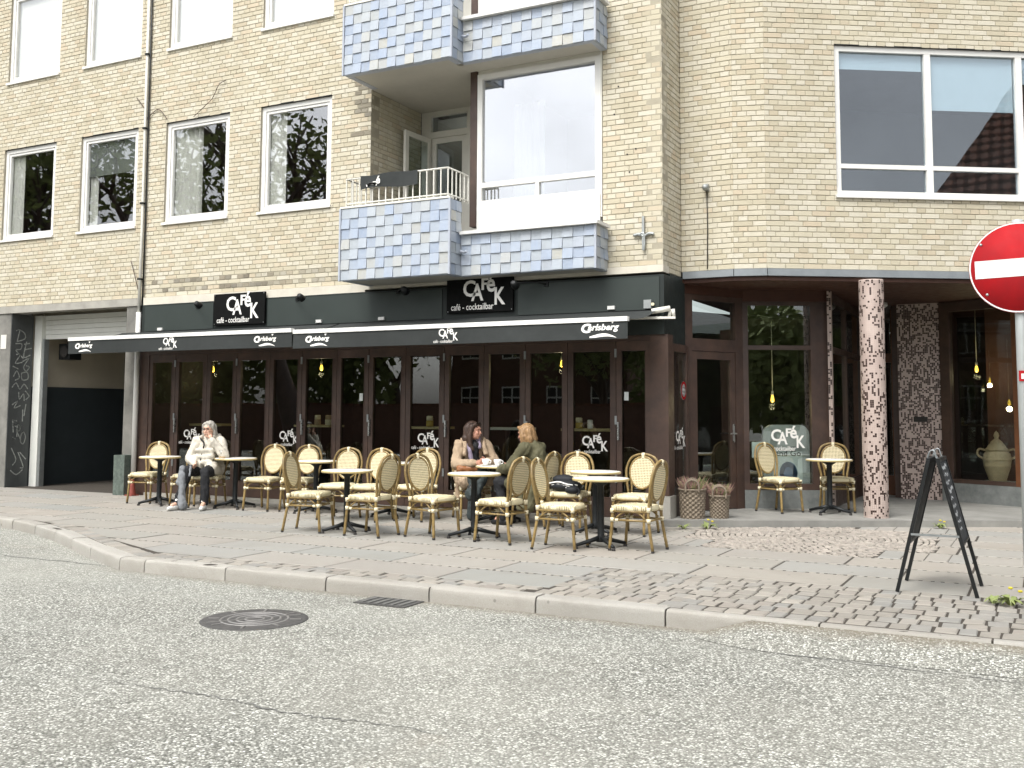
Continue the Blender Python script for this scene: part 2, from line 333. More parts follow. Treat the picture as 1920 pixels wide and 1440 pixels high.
def thing(name, label, cat, loc=(0, 0, 0), rz=0, group=None):
    o = link(name, None); o.location = loc; o.rotation_euler = (0, 0, rz); return tag(o, label, cat, group)
def copy_tree(o, parent=None):
    c = o.copy(); COL.objects.link(c); c.parent = parent
    for ch in o.children: copy_tree(ch, c)
    return c
def smoothpath(pts, n=6, closed=False):
    P = [Vector(p) for p in pts]; out = []; N = len(P); rng = range(N) if closed else range(N - 1)
    for i in rng:
        p0 = P[(i - 1) % N] if closed else P[max(i - 1, 0)]; p1 = P[i]; p2 = P[(i + 1) % N]; p3 = P[(i + 2) % N] if closed else P[min(i + 2, N - 1)]
        for k in range(n):
            t = k / n; out.append(.5 * ((2 * p1) + (p2 - p0) * t + (2 * p0 - 5 * p1 + 4 * p2 - p3) * t * t + (3 * p1 - p0 - 3 * p2 + p3) * t ** 3))
    if not closed: out.append(P[-1])
    return out

# ---- lettering: glyph meshes fitted to boxes (x right, z up, lying in the plane y = 0, facing -y)
def glyph(txt, off=.0, shear=0, ext=0.0):
    cu = bpy.data.curves.new('tmp', 'FONT'); cu.body = txt; cu.size = 1; cu.offset = off; cu.shear = shear; cu.fill_mode = 'FRONT' if ext == 0 else 'BOTH'; cu.extrude = ext; cu.resolution_u = 3
    ob = bpy.data.objects.new('tmp', cu); COL.objects.link(ob)
    dg = bpy.context.evaluated_depsgraph_get(); me = bpy.data.meshes.new_from_object(ob.evaluated_get(dg))
    vs = [v.co.copy() for v in me.vertices]; fs = [tuple(p.vertices) for p in me.polygons]
    bpy.data.objects.remove(ob); bpy.data.curves.remove(cu); bpy.data.meshes.remove(me); return vs, fs
GC = {}
def put(mb, txt, x0, x1, z0, z1, off=.0, shear=0, y=0):
    k = (txt, off, shear)
    if k not in GC: GC[k] = glyph(txt, off, shear)
    vs, fs = GC[k]; ax = min(v.x for v in vs); bx = max(v.x for v in vs); ay = min(v.y for v in vs); by = max(v.y for v in vs)
    mb.add([(x0 + (v.x - ax) / (bx - ax) * (x1 - x0), y, z0 + (v.y - ay) / (by - ay) * (z1 - z0)) for v in vs], fs, False)
def logo(mb, w=1.0, sub=True):
    """staggered CAFe K logo; w = full width incl. the subtitle; origin at lower left"""
    s = w / 400.
    for ch, a, b, c, d in (('C', 90, 182, 75, 215), ('A', 150, 240, 40, 185), ('F', 226, 278, 128, 225), ('\u00e9', 264, 326, 108, 255), ('K', 322, 400, 0, 145)):
        put(mb, ch, a * s, b * s, c * s * .78, d * s * .78, .024)
    if sub: put(mb, 'caf\u00e9 - cocktailbar', 0, 315 * s, -26 * s, 16 * s, .008)
    return mb
def carlsberg(mb, w):
    s = w / 100.
    put(mb, 'C', 0, 26 * s, 3 * s, 26 * s, .05, .1); put(mb, 'arlsberg', 17 * s, 97 * s, 4 * s, 24 * s, .03, .25)
    top = []; bot = []
    for i in range(13):
        t = i / 12; x = 22 + 68 * t; z = -4 + 7.5 * math.sin(math.pi * (t * 1.1 + .0)) * (.2 + .8 * t) ; wd = 3.6 * math.sin(math.pi * min(1, .12 + t * .88)) + .4
        top.append((x * s, 0, (z + wd - 3) * s)); bot.append((x * s, 0, (z - wd - 3) * s))
    n = len(top); mb.add(top + bot, [(i + 1, i, n + i, n + i + 1) for i in range(n - 1)], False)
    mb.add([(76 * s, 0, 31 * s), (86 * s, 0, 31 * s), (80 * s, 0, 24 * s)], [(0, 2, 1)], False)
    return mb
def ribbon(mb, pts, w, plane):
    """flat painted stroke; plane maps (u,z) to a 3-D point"""
    for (a, b) in zip(pts[:-1], pts[1:]):
        d = Vector((b[0] - a[0], b[1] - a[1])); L = d.length or 1; n = Vector((-d.y, d.x)) / L * w / 2; e = d / L * w / 2
        q = [(a[0] - e.x + n.x, a[1] - e.y + n.y), (a[0] - e.x - n.x, a[1] - e.y - n.y), (b[0] + e.x - n.x, b[1] + e.y - n.y), (b[0] + e.x + n.x, b[1] + e.y + n.y)]
        mb.add([plane(*p) for p in q], [(0, 1, 2, 3)], False)

# ================================================================ GROUND
KY = -5.35                                   # kerb front line along the cafe
KERBLINE = [(-30, -3.2), (-12, -3.35), (-8.6, -3.45), (-7.5, -3.6), (-6.75, -3.85), (-6.0, -4.17), (-4.5, -4.95), (-3.62, -5.36), (-3.3, KY)]
road = MB().add([(-150, -150, -.12), (150, -150, -.12), (150, 60, -.12), (-150, 60, -.12)], [(0, 1, 2, 3)]).build('road', ROAD); tag(road, kind='structure')
pv = MB(); ring = [(x, y + .03) for x, y in KERBLINE] + [(30, KY + .03), (30, 9), (-30, 9)]
pv.prism(ring, -.119, -.0045)
pave = pv.build('pavement', 'joint_dirt'); tag(pave, kind='structure')

def cobmesh(name, sx, sy, h, seed, mat):
    r = random.Random(seed); j = lambda a: r.uniform(-a, a)
    top = [(-sx / 2 + .007 + j(.004), -sy / 2 + .007 + j(.004), h + j(.003)), (sx / 2 - .007 + j(.004), -sy / 2 + .007 + j(.004), h + j(.003)), (sx / 2 - .007 + j(.004), sy / 2 - .007 + j(.004), h + j(.003)), (-sx / 2 + .007 + j(.004), sy / 2 - .007 + j(.004), h + j(.003))]
    mid = [(-sx / 2 + j(.004), -sy / 2 + j(.004), h - .008), (sx / 2 + j(.004), -sy / 2 + j(.004), h - .008), (sx / 2 + j(.004), sy / 2 + j(.004), h - .008), (-sx / 2 + j(.004), sy / 2 + j(.004), h - .008)]
    bot = [(x, y, -.02) for x, y, z in mid]; vs = top + mid + bot
    fs = [(0, 1, 2, 3)] + [(4 + i, 4 + (i + 1) % 4, (i + 1) % 4, i) for i in range(4)] + [(8 + i, 8 + (i + 1) % 4, 4 + (i + 1) % 4, 4 + i) for i in range(4)]
    return vs, fs
def addtint(me, vals, name='tint'):
    a = me.attributes.new(name, 'FLOAT', 'FACE'); a.data.foreach_set('value', vals)
def camspot(p):
    q = Vector(p) - Vector((4.284, -12.502, 1.4)); z = q.dot(CF); 
    if z < .2: return None
    return 960 + 1927.3 * q.dot(CR) / z, 615.9 - 1927.3 * q.dot(UP) / z, z
def inframe(p, m=0):
    s = camspot(p); return s and -m < s[0] < 1920 + m and -m < s[1] < 1440 + m

# kerb stones
def offset_line(L, w):
    out = []
    for i, (x, y) in enumerate(L):
        a = Vector(L[max(i - 1, 0)]); b = Vector(L[min(i + 1, len(L) - 1)]); d = (b - a).normalized(); out.append((x - d.y * w, y + d.x * w))
    return out
kb = KERBLINE[1:]; kback = offset_line(kb, .17)
def kerbstone(p, q, pb, qb, dz=0):
    m = MB(); g = .007; P, Q, PB, QB = (Vector((a[0], a[1], 0)) for a in (p, q, pb, qb)); d = (Q - P).normalized(); P += d * g; Q -= d * g; PB += d * g; QB -= d * g
    n = (PB - P).normalized(); W = (PB - P).length; N = 14; vs = []; sd = random.uniform(0, 50); t = random.uniform(-.004, .003); K = 8
    for i in range(N + 1):
        f = i / N; o = P.lerp(Q, f); e_ = .012 * max(0, 1 - min(f, 1 - f) * 14)          # worn ends
        nz = lambda k, s_=9: mnoise.noise(Vector((sd + f * s_ * (Q - P).length, k * 3.1, sd)))
        c = .016 + .006 * nz(1) + e_ * .6
        prof = [(.004 * nz(2), -.17), (.002 + .005 * nz(3), -.09), (.001 + .005 * nz(4), -.05), (.003 + .004 * nz(5) + e_ * .3, -c - .004), (c * .45, -.005 - c * .25), (c + .006, t + .002 * nz(6)), (W * .6, t + .003 * nz(7)), (W, t)]
        vs += [(o.x + n.x * w, o.y + n.y * w, z) for w, z in prof]
    m.add(vs, [(i * K + k, (i + 1) * K + k, (i + 1) * K + k + 1, i * K + k + 1) for i in range(N) for k in range(K - 1)], True)
    m.add([vs[k] for k in range(K)] + [(PB.x, PB.y, -.17)], [tuple(range(K + 1))], False); m.add([vs[N * K + k] for k in range(K)] + [(QB.x, QB.y, -.17)], [tuple(reversed(range(K + 1)))], False)
    return m.build('kerb_stone', KERB, pave)
for i in range(len(kb) - 1):
    a, b, ab, bb = Vector(kb[i]), Vector(kb[i + 1]), Vector(kback[i]), Vector(kback[i + 1]); n = max(1, round((b - a).length / 1.05))
    for k in range(n): kerbstone(a.lerp(b, k / n), a.lerp(b, (k + 1) / n), ab.lerp(bb, k / n), ab.lerp(bb, (k + 1) / n))
kx = [-3.3, -2.3, -1.18, -.15, .80, 1.83, 2.9, 3.95, 5.0, 6.05, 7.1]
for a, b in zip(kx[:-1], kx[1:]): kw = .17 if a < 1.5 else .10; kerbstone((a, KY), (b, KY), (a, KY + kw), (b, KY + kw))

# slabs in rows along the kerb, separated by thin sett rows
def left_edge(y):       # inner edge of the kerb / sett strip on the curved part
    pts = sorted([(q[1], q[0]) for q in offset_line(KERBLINE, .34)])
    for (y0, x0), (y1, x1) in zip(pts[:-1], pts[1:]):
        if y0 <= y <= y1: return x0 + (x1 - x0) * (y - y0) / max(1e-6, y1 - y0)
    return -30
def step_y(x): return -.23 + (x - .1) * math.tan(R(29.5))
slabs = []; tiny = MB(); tt = []
y = -4.90; row = 0; YR2 = None
while y < 2.3:
    if row == 2: YR2 = y
    h = .56 + random.uniform(-.03, .05); y1 = y + h; ymid = (y + y1) / 2
    x = -15.5 + random.random(); 
    while x < 8:
        L = random.choice([.95, 1.1, 1.2, 1.3]); x1 = x + L; a, b = x + .009, x1 - .009
        la, lb = left_edge(y) + .02, left_edge(y1) + .02; lo = min(la, lb)
        if y > -.15 and step_y(b) < y - .1: x = x1; continue
        if row < 2 and a > .72 - .05: 
            x = x1; continue
        if row < 2: b = min(b, .70)
        a = max(a, lo)
        cx = (a + b) / 2
        if b - a > .05 and inframe((cx, ymid, 0), 160):
            hit = max(0, 1.22 - math.hypot(max(a, min(b, 1.85)) - 1.85, max(y, min(y1, -.4)) + .4)) 
            if hit <= 0 or ymid < -1.7: slabs.append((a, b, y + .006, y1 - .006, la, lb))
            else:
                for k in range(6):        # slabs cut round the cobbled disc
                    u0 = a + (b - a) * k / 6; u1 = a + (b - a) * (k + 1) / 6; um = (u0 + u1) / 2
                    if math.hypot(um - 1.85, ymid + .4) > 1.22 + .2 and step_y(um) > ymid: slabs.append((u0 + .003, u1 - .003, y + .004, y1 - .004, -30, -30))
        x = x1
    y2 = y1 + .05
    if y1 < 1.9:
        x = -12. if y1 < -.1 else 1.
        while x < 5.2:
            l = random.uniform(.07, .11)
            if x > max(left_edge(y1), left_edge(y2)) + .05 and inframe((x, y1, 0)) and math.hypot(x - 1.85, y1 + .4) > 1.25 and not (row < 2 and x > .66):
                vs, fs = cobmesh('', l - .022, .03, .0, random.random(), None); tiny.add([(vx + x + l / 2, vy + y1 + .025, vz) for vx, vy, vz in vs], fs, False); tt += [random.random()] * len(fs)
            x += l
    y = y2; row += 1
for a, b, c, d, aA, aB in slabs:
    if max(aA, aB) > a:            # cut along the kerb curve
        side = lambda p: (p[0] - aA) * (d - c) - (p[1] - c) * (aB - aA)
        q = [(a, c), (b, c), (b, d), (a, d)]; out = []
        for i in range(4):
            p0, p1 = q[i], q[(i + 1) % 4]; s0_, s1_ = side(p0), side(p1)
            if s0_ >= 0: out.append(p0)
            if s0_ * s1_ < 0: t = s0_ / (s0_ - s1_); out.append((p0[0] + (p1[0] - p0[0]) * t, p0[1] + (p1[1] - p0[1]) * t))
        if len(out) > 2: MB().prism(out, -.02, random.uniform(-.002, .002)).build('paving_slab', SLAB, pave)
        continue
    aA = aB = a
    m = MB(); e = .006; t = random.uniform(-.002, .002); vs = [(aA, c, -.02), (b, c, -.02), (b, d, -.02), (aB, d, -.02), (aA, c, t - e), (b, c, t - e), (b, d, t - e), (aB, d, t - e), (aA + e, c + e, t), (b - e, c + e, t), (b - e, d - e, t), (aB + e, d - e, t)]
    m.add(vs, [(0, 1, 5, 4), (1, 2, 6, 5), (2, 3, 7, 6), (3, 0, 4, 7), (4, 5, 9, 8), (5, 6, 10, 9), (6, 7, 11, 10), (7, 4, 8, 11), (8, 9, 10, 11)], False)
    m.build('paving_slab', SLAB, pave)
o = tiny.build('sett_row', SETT, pave); addtint(o.data, tt); tag(o, kind='stuff')

# cobble setts: strip behind the kerb, wide patch to the right
COB = []; CW = []
for k in range(10):
    CW.append(random.uniform(.108, .14)); vs, fs = cobmesh('c', CW[-1], random.uniform(.160, .170), 0, k, None); m = MB().add(vs, fs, False); COB.append((m.mesh('cobble', SETT), vs, fs))
spots = []
def fill(x0, x1, y0, y1, cond=lambda x, y: True):
    n = max(1, round((y1 - y0) / .187)); py = (y1 - y0) / n
    for r in range(n):
        y = y0 + (r + .5) * py; x = x0 + (.0 if r % 2 else -.04)
        while x < x1:
            kk = random.randrange(10); w_ = CW[kk]
            if inframe((x, y, 0), 40): spots.append((x + w_ / 2, y + random.uniform(-.005, .005), random.uniform(-.03, .03), kk))
            x += w_ + .013
def fillrow(x0, x1, y0):
    x = x0
    while x < x1:
        for q in (0, 1): spots.append((x + (.09 if q else 0), y0 + .065 + q * .128, R(90) + random.uniform(-.05, .05)))
        x += random.uniform(.186, .194)
fillrow(-3.5, .66, KY + .172); fill(.735, 1.83, KY + .18, YR2 - .01); fill(1.83, 6.0, KY + .11, YR2 - .01)
def kcond(x, y): return True
ko = offset_line(kb, .265); ko2 = offset_line(kb, .265)
for i in range(3, len(ko) - 1):
    a, b = Vector(ko[i]), Vector(ko[i + 1]); n = int((b - a).length / .125)
    for k in range(n): p = a.lerp(b, (k + .5) / n); spots.append((p.x, p.y, math.atan2(b.y - a.y, b.x - a.x)))
vis = [(camspot((s[0], s[1], 0))[2], s) for s in spots]; vis.sort(key=lambda q: q[0])
near = [s for z, s in vis if inframe((s[0], s[1], 0))][:300]; ns = set(near)
rest = MB(); rt = []
for s in spots:
    me, vs, fs = COB[s[3]] if len(s) > 3 else random.choice(COB)
    if s in ns:
        c = link('cobble', me, pave); c.location = (s[0], s[1], random.uniform(.0, .005)); c.rotation_euler = (random.uniform(-.03, .03), random.uniform(-.03, .03), s[2])
    else:
        ca, sa = math.cos(s[2]), math.sin(s[2]); rest.add([(s[0] + x * ca - y * sa, s[1] + x * sa + y * ca, z + .002) for x, y, z in vs], fs, False); rt += [random.random()] * len(fs)
if rest.v: o = rest.build('cobbles', SETT, pave); addtint(o.data, rt); tag(o, kind='stuff')
# round patch of small setts before the step
disc = MB(); dt = []; r = .06
while r < 1.6:
    n = max(4, int(2 * math.pi * r / .075))
    for k in range(n):
        t = 2 * math.pi * (k + random.uniform(-.2, .2)) / n; x, y = 1.85 + r * math.cos(t), -.4 + r * math.sin(t)
        if y > step_y(x) - .05 or any(a_ - .03 < x < b_ + .03 and c_ - .03 < y < d_ + .03 for a_, b_, c_, d_, _, _ in slabs): continue
        vs, fs = cobmesh('', random.uniform(.05, .066), random.uniform(.05, .062), random.uniform(.001, .009), random.random(), None); ca, sa = math.cos(t + 1.57), math.sin(t + 1.57)
        disc.add([(x + vx * ca - vy * sa, y + vx * sa + vy * ca, vz) for vx, vy, vz in vs], fs, False); dt += [random.random()] * len(fs)
    r += .066
o = disc.build('round_sett_patch', PINKSETT, pave); addtint(o.data, dt); tag(o, kind='stuff')

# stone platform (one step up) under the overhang
stp = MB(); stp.prism([(.05, step_y(.05)), (7.0, step_y(7.0)), (7.0, 8.4), (-.05, 8.4), (-.05, .0), (.0, -.05)], -.013, .08)
platform = stp.build('step_platform', 'platform_stone'); tag(platform, kind='structure')
# asphalt ramp up to the dropped kerb, cracks, manhole, gully
rm = MB(); N = 14
vs = []
for i in range(N + 1):
    x = 2.12 + i * .33; k = min(1, i / 1); vs += [(x, KY - .004, -.12 + .103 * k + .002), (x, KY - .25 - .18 * k + random.uniform(-.03, .03), -.117)]
rm.add(vs, [(2 * i, 2 * i + 1, 2 * i + 3, 2 * i + 2) for i in range(N)], True); o = rm.build('asphalt_ramp', ROAD, road)
def crack(pts, w, name='road_crack'):
    P = smoothpath([(x, y, 0) for x, y in pts], 10); m = MB(); vs = []
    for i, p in enumerate(P):
        d = (P[min(i + 1, len(P) - 1)] - P[max(i - 1, 0)]).normalized(); n = Vector((-d.y, d.x, 0)); ww = w * random.uniform(.35, 1.3) * (.3 + .7 * math.sin(math.pi * (i + .5) / len(P))); j = n * random.uniform(-.02, .02)
        vs += [(p.x + j.x + n.x * ww, p.y + j.y + n.y * ww, -.1165), (p.x + j.x - n.x * ww, p.y + j.y - n.y * ww, -.1165)]
    m.add(vs, [(2 * i, 2 * i + 1, 2 * i + 3, 2 * i + 2) for i in range(len(P) - 1)]); return m.build(name, 'crack', road)
crack([(-.49, -8.27), (0, -8.25), (.29, -8.23), (.7, -8.27), (1.03, -8.27), (1.3, -8.22), (1.75, -8.2)], .008)
crack([(-5.9, -5.2), (-5.0, -5.25), (-4.4, -5.22), (-3.81, -5.26)], .010)
crack([(2.2, -5.62), (2.7, -5.78), (3.4, -5.83), (4.3, -5.86)], .007)
mh = thing('manhole_cover', 'round cast-iron manhole cover with worn concentric rings in the road', 'manhole cover', (-.9, -6.55, -.12))
MB().lathe([(.0, .006), (.34, .006), (.36, .005), (.385, .004), (.39, 0)], 40).build('frame', 'castiron', mh)
rg = MB()
for rr in (.06, .12, .18, .235): rg.lathe([(rr, .006), (rr + .004, .0105), (rr + .012, .0105), (rr + .016, .006)], 36, cap=False)
rg.build('raised_rings', 'castiron_worn', mh)
sp = MB()
for k in range(8):
    t = k * math.pi / 4 + .45; sp.bar((math.cos(t) * .26, math.sin(t) * .26, .008), (math.cos(t) * .34, math.sin(t) * .34, .008), .016, .006)
sp.bar((-.2, -.28, .009), (.2, .28, .009), .012, .006); sp.build('raised_spokes', 'castiron_worn', mh)
gu = thing('gully_grate', 'rusty gully grate set against the kerb beside the manhole', 'drain grate', (-.42, KY - .17, -.118))
MB().box(-.24, .24, -.15, .15, 0, .006).build('gully_frame', 'castiron', gu)
for k in range(6): MB().box(-.2 + k * .072, -.17 + k * .072, -.12, .12, .0065, .012).build('grate_bar', 'crack', gu)

# ================================================================ BUILDING
BLD = thing('cafe_building', 'yellow brick corner building with tiled balconies above the café', 'building')
BRK = []          # all bricks: (wall part, P, d, u0, u1, z0, z1)
CH, ST, HD = .0705, .25, .125
def subtract(rects, op):
    out = []
    for (a, b, c, d) in rects:
        x0, x1, z0, z1 = op
        if b <= x0 or a >= x1 or d <= z0 or c >= z1: out.append((a, b, c, d)); continue
        if a < x0: out.append((a, x0, c, d))
        if b > x1: out.append((x1, b, c, d))
        m0, m1 = max(a, x0), min(b, x1)
        if c < z0: out.append((m0, m1, c, z0))
        if d > z1: out.append((m0, m1, z1, d))
    return out
def wall(name, P, d, L, z0, z1, ops=(), thick=.22, u_start=0):
    n = (d[1], -d[0]); xs = sorted({0, L, *[min(max(q, 0), L) for o in ops for q in o[:2]]}); zs = sorted({z0, z1, *[min(max(q, z0), z1) for o in ops for q in o[2:]]})
    m = MB()
    for a, b in zip(xs[:-1], xs[1:]):
        run = None
        for c, e in list(zip(zs[:-1], zs[1:])) + [(None, None)]:
            solid = c is not None and not any(o[0] <= (a + b) / 2 <= o[1] and o[2] <= (c + e) / 2 <= o[3] for o in ops)
            if solid: run = (run[0], e) if run else (c, e)
            if (not solid) and run: m.obox(P, d, n, a, b, -thick, -.0065, *run); run = None
    w = m.build(name, 'mortar', BLD); i = 0; z = z0
    while z < z1 - .02:
        stretch = i % 2 == 0; step = ST if stretch else HD; off = (0 if i % 4 == 0 else ST / 2) if stretch else HD / 2
        u = -off - u_start
        while u < L:
            a, b = max(u + .005, .001), min(u + step - .005, L - .001)
            if b - a > .02:
                rs = [(a, b, z + .005, min(z + CH - .006, z1))]
                for o in ops: rs = subtract(rs, o)
                for r in rs:
                    if r[1] - r[0] > .018 and r[3] - r[2] > .012: BRK.append((w, P, d, n, *r))
            u += step
        z += CH; i += 1
    return w
ZB = 3.30
WX = [(-12.93 + 2.068 * i, -12.93 + 2.068 * i + 1.41) for i in range(4)]
XL = -15.2
opsA = [(a - XL, b - XL, 4.54, 6.265) for a, b in WX] + [(a - XL, b - XL, 7.54, 9.265) for a, b in WX]
wall('street_wall', (XL, 0), (1, 0), -4.58 - XL, ZB, 9.62, opsA); wall('street_wall', (-.83, 0), (1, 0), .83, ZB, 9.62)
wall('return_wall', (0, .001), (0, 1), .75, ZB - .08, 9.62)
TH = R(32.38); dB = (math.cos(TH), math.sin(TH)); PB = (.919, .75); T2 = R(16.2); dM = (math.cos(T2), math.sin(T2))
PM = (.72, .75); PBs = (PM[0] + dM[0] * .42, PM[1] + dM[1] * .42)
wall('corner_wall', (.001, .75), (1, 0), .719, ZB - .01, 9.62)
wall('curved_wall', PM, dM, .42, ZB - .01, 9.62)
s0 = (PBs[0] - PB[0]) * dB[0] + (PBs[1] - PB[1]) * dB[1]
opB = (1.205 - s0, 5.1 - s0, 4.28, 6.33)
wall('office_wall', PBs, dB, 6.2, ZB - .01, 9.62, [opB])
wall('loggia_side_wall', (-4.58, .012), (0, 1), 1.39, 4.2, 6.262)
# pick the 300 bricks that show largest; the rest become brickwork of their wall
def bsize(b):
    w, P, d, n, u0, u1, za, zb = b; c = Vector((P[0] + d[0] * (u0 + u1) / 2, P[1] + d[1] * (u0 + u1) / 2, (za + zb) / 2)); s = camspot(c)
    if not s or not (10 < s[0] < 1910 and 5 < s[1] < 1430): return 0
    v = (Vector((4.284, -12.502, 1.4)) - c).normalized(); f = v.x * n[0] + v.y * n[1]
    if f <= 0.05: return 0
    if -4.6 < c.x < -.7 and c.y < .1: return 0
    return (u1 - u0) * (zb - za) * f / s[2] ** 2
full = [(bsize(b), i) for i, b in enumerate(BRK) if abs((b[7] - b[6]) - (CH - .011)) < 1e-4 and abs((b[5] - b[4]) - (ST - .01)) < 1e-4]
full.sort(reverse=True); PICK = {i for s, i in full[:300] if s > 0}
def brickbox(L, H):
    e = .003; return [(0, .012, 0), (L, .012, 0), (L, .012, H), (0, .012, H), (0, e, 0), (L, e, 0), (L, e, H), (0, e, H), (e, 0, e), (L - e, 0, e), (L - e, 0, H - e), (e, 0, H - e)], [(8, 9, 10, 11), (4, 5, 9, 8), (5, 6, 10, 9), (6, 7, 11, 10), (7, 4, 8, 11), (0, 1, 5, 4), (1, 2, 6, 5), (2, 3, 7, 6), (3, 0, 4, 7)]
vs, fs = brickbox(ST - .01, CH - .011); bm_ = MB().add(vs, fs, False).mesh('brick', BRICK)
addtint(bm_, [.1] * len(fs)); addtint(bm_, [0.] * len(fs), 'soot')
grp = {}
for i, b in enumerate(BRK):
    w, P, d, n, u0, u1, za, zb = b; pr = random.uniform(-.0025, .0015)
    ox, oy = P[0] + d[0] * u0 - n[0] * pr, P[1] + d[1] * u0 - n[1] * pr
    if i in PICK:
        o = link('brick', bm_, w); o.location = (ox, oy, za); o.rotation_euler = (0, 0, math.atan2(d[1], d[0]))
    else:
        vs, fs = brickbox(u1 - u0, zb - za); g = grp.setdefault(w.name, (w, MB(), [], []))
        g[1].add([(ox + d[0] * x - n[0] * y, oy + d[1] * x - n[1] * y, za + z) for x, y, z in vs], fs, False)
        xx = ox; so = 0
        if w.name == 'street_wall':
            if -9.2 < xx < -4.6 and za < ZB + .28 and u1 - u0 < .2: so = random.choice([0, .3, .75, .9, 1]) * (1 if xx < -6.5 else .6)
            if -4.95 < xx < -4.55 and za > 5.5: so = random.choice([0, .2, .8, .9])
        g[2].extend([random.random()] * len(fs)); g[3].extend([so] * len(fs))
for w, mb, t, so in grp.values():
    o = mb.build('brickwork', BRICK, w); addtint(o.data, t); addtint(o.data, so, 'soot'); tag(o, kind='stuff')

# concrete band, piers
MB().box(XL, -9.24, -.03, .2, 3.17, ZB - .002).build('concrete_band', 'concrete', BLD); MB().box(-9.24, -4.62, -.032, .2, 3.17, ZB - .002).build('concrete_band', 'pale_concrete', BLD)
MB().box(-4.62, .012, -.03, .2, 3.205, ZB - .002).build('concrete_band', 'pale_concrete', BLD)
MB().box(XL, -12.53, -.005, .47, -.1, 3.168).build('pier', 'pier_concrete', BLD)
MB().box(-9.57, -9.26, -.005, .47, -.1, 3.168).build('pier', 'pier_concrete', BLD)
MB().box(-9.54, -9.29, -.2, -.007, -.05, .66).build('pier_plinth', 'green_stone', BLD)
tag(MB().box(-12.79, -12.64, -.012, -.006, 2.52, 2.78).build('wall_plaque', 'off_white', None), 'small pale plaque on the concrete pier left of the garage', 'plaque')
# garage passage
MB().box(-12.53, -12.515, .0, .46, -.02, 3.165).build('graffiti_panel', 'graf_grey', BLD)
gp = MB(); pl = lambda u, z: (-12.512, .46 - (.46 - u), z)
gp_strokes = [
 [(.10, 2.86), (.16, 2.88), (.27, 2.82), (.28, 2.72), (.12, 2.66)], [(.17, 2.88), (.12, 2.66)],
 [(.10, 2.62), (.22, 2.62), (.2, 2.52), (.1, 2.5), (.26, 2.36)], [(.28, 2.62), (.38, 2.64)], [(.3, 2.52), (.42, 2.55)], [(.32, 2.66), (.27, 2.38), (.4, 2.42)],
 [(.12, 2.42), (.2, 2.42), (.1, 2.26), (.24, 2.28)], [(.26, 2.3), (.38, 2.36), (.28, 2.2), (.34, 2.12), (.4, 2.2), (.34, 2.22)],
 [(.08, 2.02), (.14, 2.12), (.2, 2.0), (.12, 1.95)], [(.24, 2.08), (.36, 2.1), (.38, 1.98), (.26, 1.96), (.24, 2.08)],
 [(.12, 1.0), (.1, 1.22)], [(.1, 1.22), (.18, 1.2)], [(.11, 1.12), (.17, 1.1)],
 [(.2, .92), (.2, 1.12), (.26, 1.1), (.25, 1.02), (.2, 1.01), (.28, .86)],
 [(.34, 1.0), (.38, .9), (.34, .78), (.28, .82), (.29, .95), (.34, 1.0)], [(.12, .9), (.16, .88)],
 [(.1, .7), (.2, .5), (.14, .4)], [(.24, .62), (.36, .36), (.3, .34)], [(.2, 1.72), (.22, 1.6), (.3, 1.7), (.32, 1.58)], [(.3, 1.4), (.3, 1.2)], [(.36, 1.5), (.33, 1.3)], [(.06, 1.82), (.14, 1.9), (.22, 1.78), (.3, 1.88), (.38, 1.8)], [(.08, 1.5), (.18, 1.56), (.12, 1.44), (.24, 1.48)], [(.1, .3), (.22, .22), (.34, .3)], [(.28, .62), (.4, .5)], [(.06, 2.2), (.16, 2.16)], [(.34, 1.75), (.42, 1.66), (.36, 1.6)]]
for s_ in gp_strokes: ribbon(gp, smoothpath([(u, z, 0) for u, z in s_], 3), .019, pl)
o = tag(gp.build('graffiti', 'graf_paint', BLD), kind='stuff')
MB().box(-12.56, -12.53, .475, 14, -.05, 1.84).build('passage_dado', 'dark_wall', BLD)
MB().box(-12.6, -12.555, .475, 14, 1.84, 3.3).box(-12.6, -12.565, .475, 14, -.05, 1.84).build('passage_wall', 'beige_wall', BLD)
MB().box(-9.58, -9.3, .48, 14, -.05, 3.3).build('passage_wall', 'dark_wall', BLD)
MB().box(-12.6, -9.2, .7, 14, 3.18, 3.24).build('passage_ceiling', 'beige_wall', BLD); pass
gr_ = MB().box(-12.50, -12.31, .48, .62, -.01, 3.16).build('shutter_guide', 'roller_white', BLD); MB().box(-12.305, -12.25, .5, .6, -.01, 2.72).build('guide_rail', 'zinc', gr_)
MB().box(-9.66, -9.585, .48, .62, -.01, 2.72).build('shutter_guide', 'roller_white', BLD)
rs_ = MB().box(-12.31, -9.585, .6, .66, 2.74, 3.16).build('roller_shutter', 'roller_white', BLD)
for k in range(5): MB().box(-12.30, -9.59, .56 - k * .004, .597, 2.72 + k * .089, 2.72 + k * .089 + .083).build('shutter_slat', 'roller_white', rs_)
ls = thing('loudspeaker', 'black box loudspeaker hanging inside the garage entrance', 'speaker', (-12.2, .9, 2.35)); 
MB().box(-.02, .28, -.1, .16, .0, .3).build('cabinet', 'black_metal', ls); MB().lathe([(.0, 0), (.06, .0), (.11, .02)], 16).build('cone', 'rubber', ls).matrix_local = Matrix.Translation((.14, -.105, .15)) @ Matrix.Rotation(R(90), 4, 'X')
MB().bar((.1, .03, .3), (.1, .03, .84), .03, .03).build('bracket', 'black_metal', ls)
dp = thing('downpipe', 'thin pale downpipe with dark cable running up the brick wall', 'pipe', (-9.22, -.07, 0))
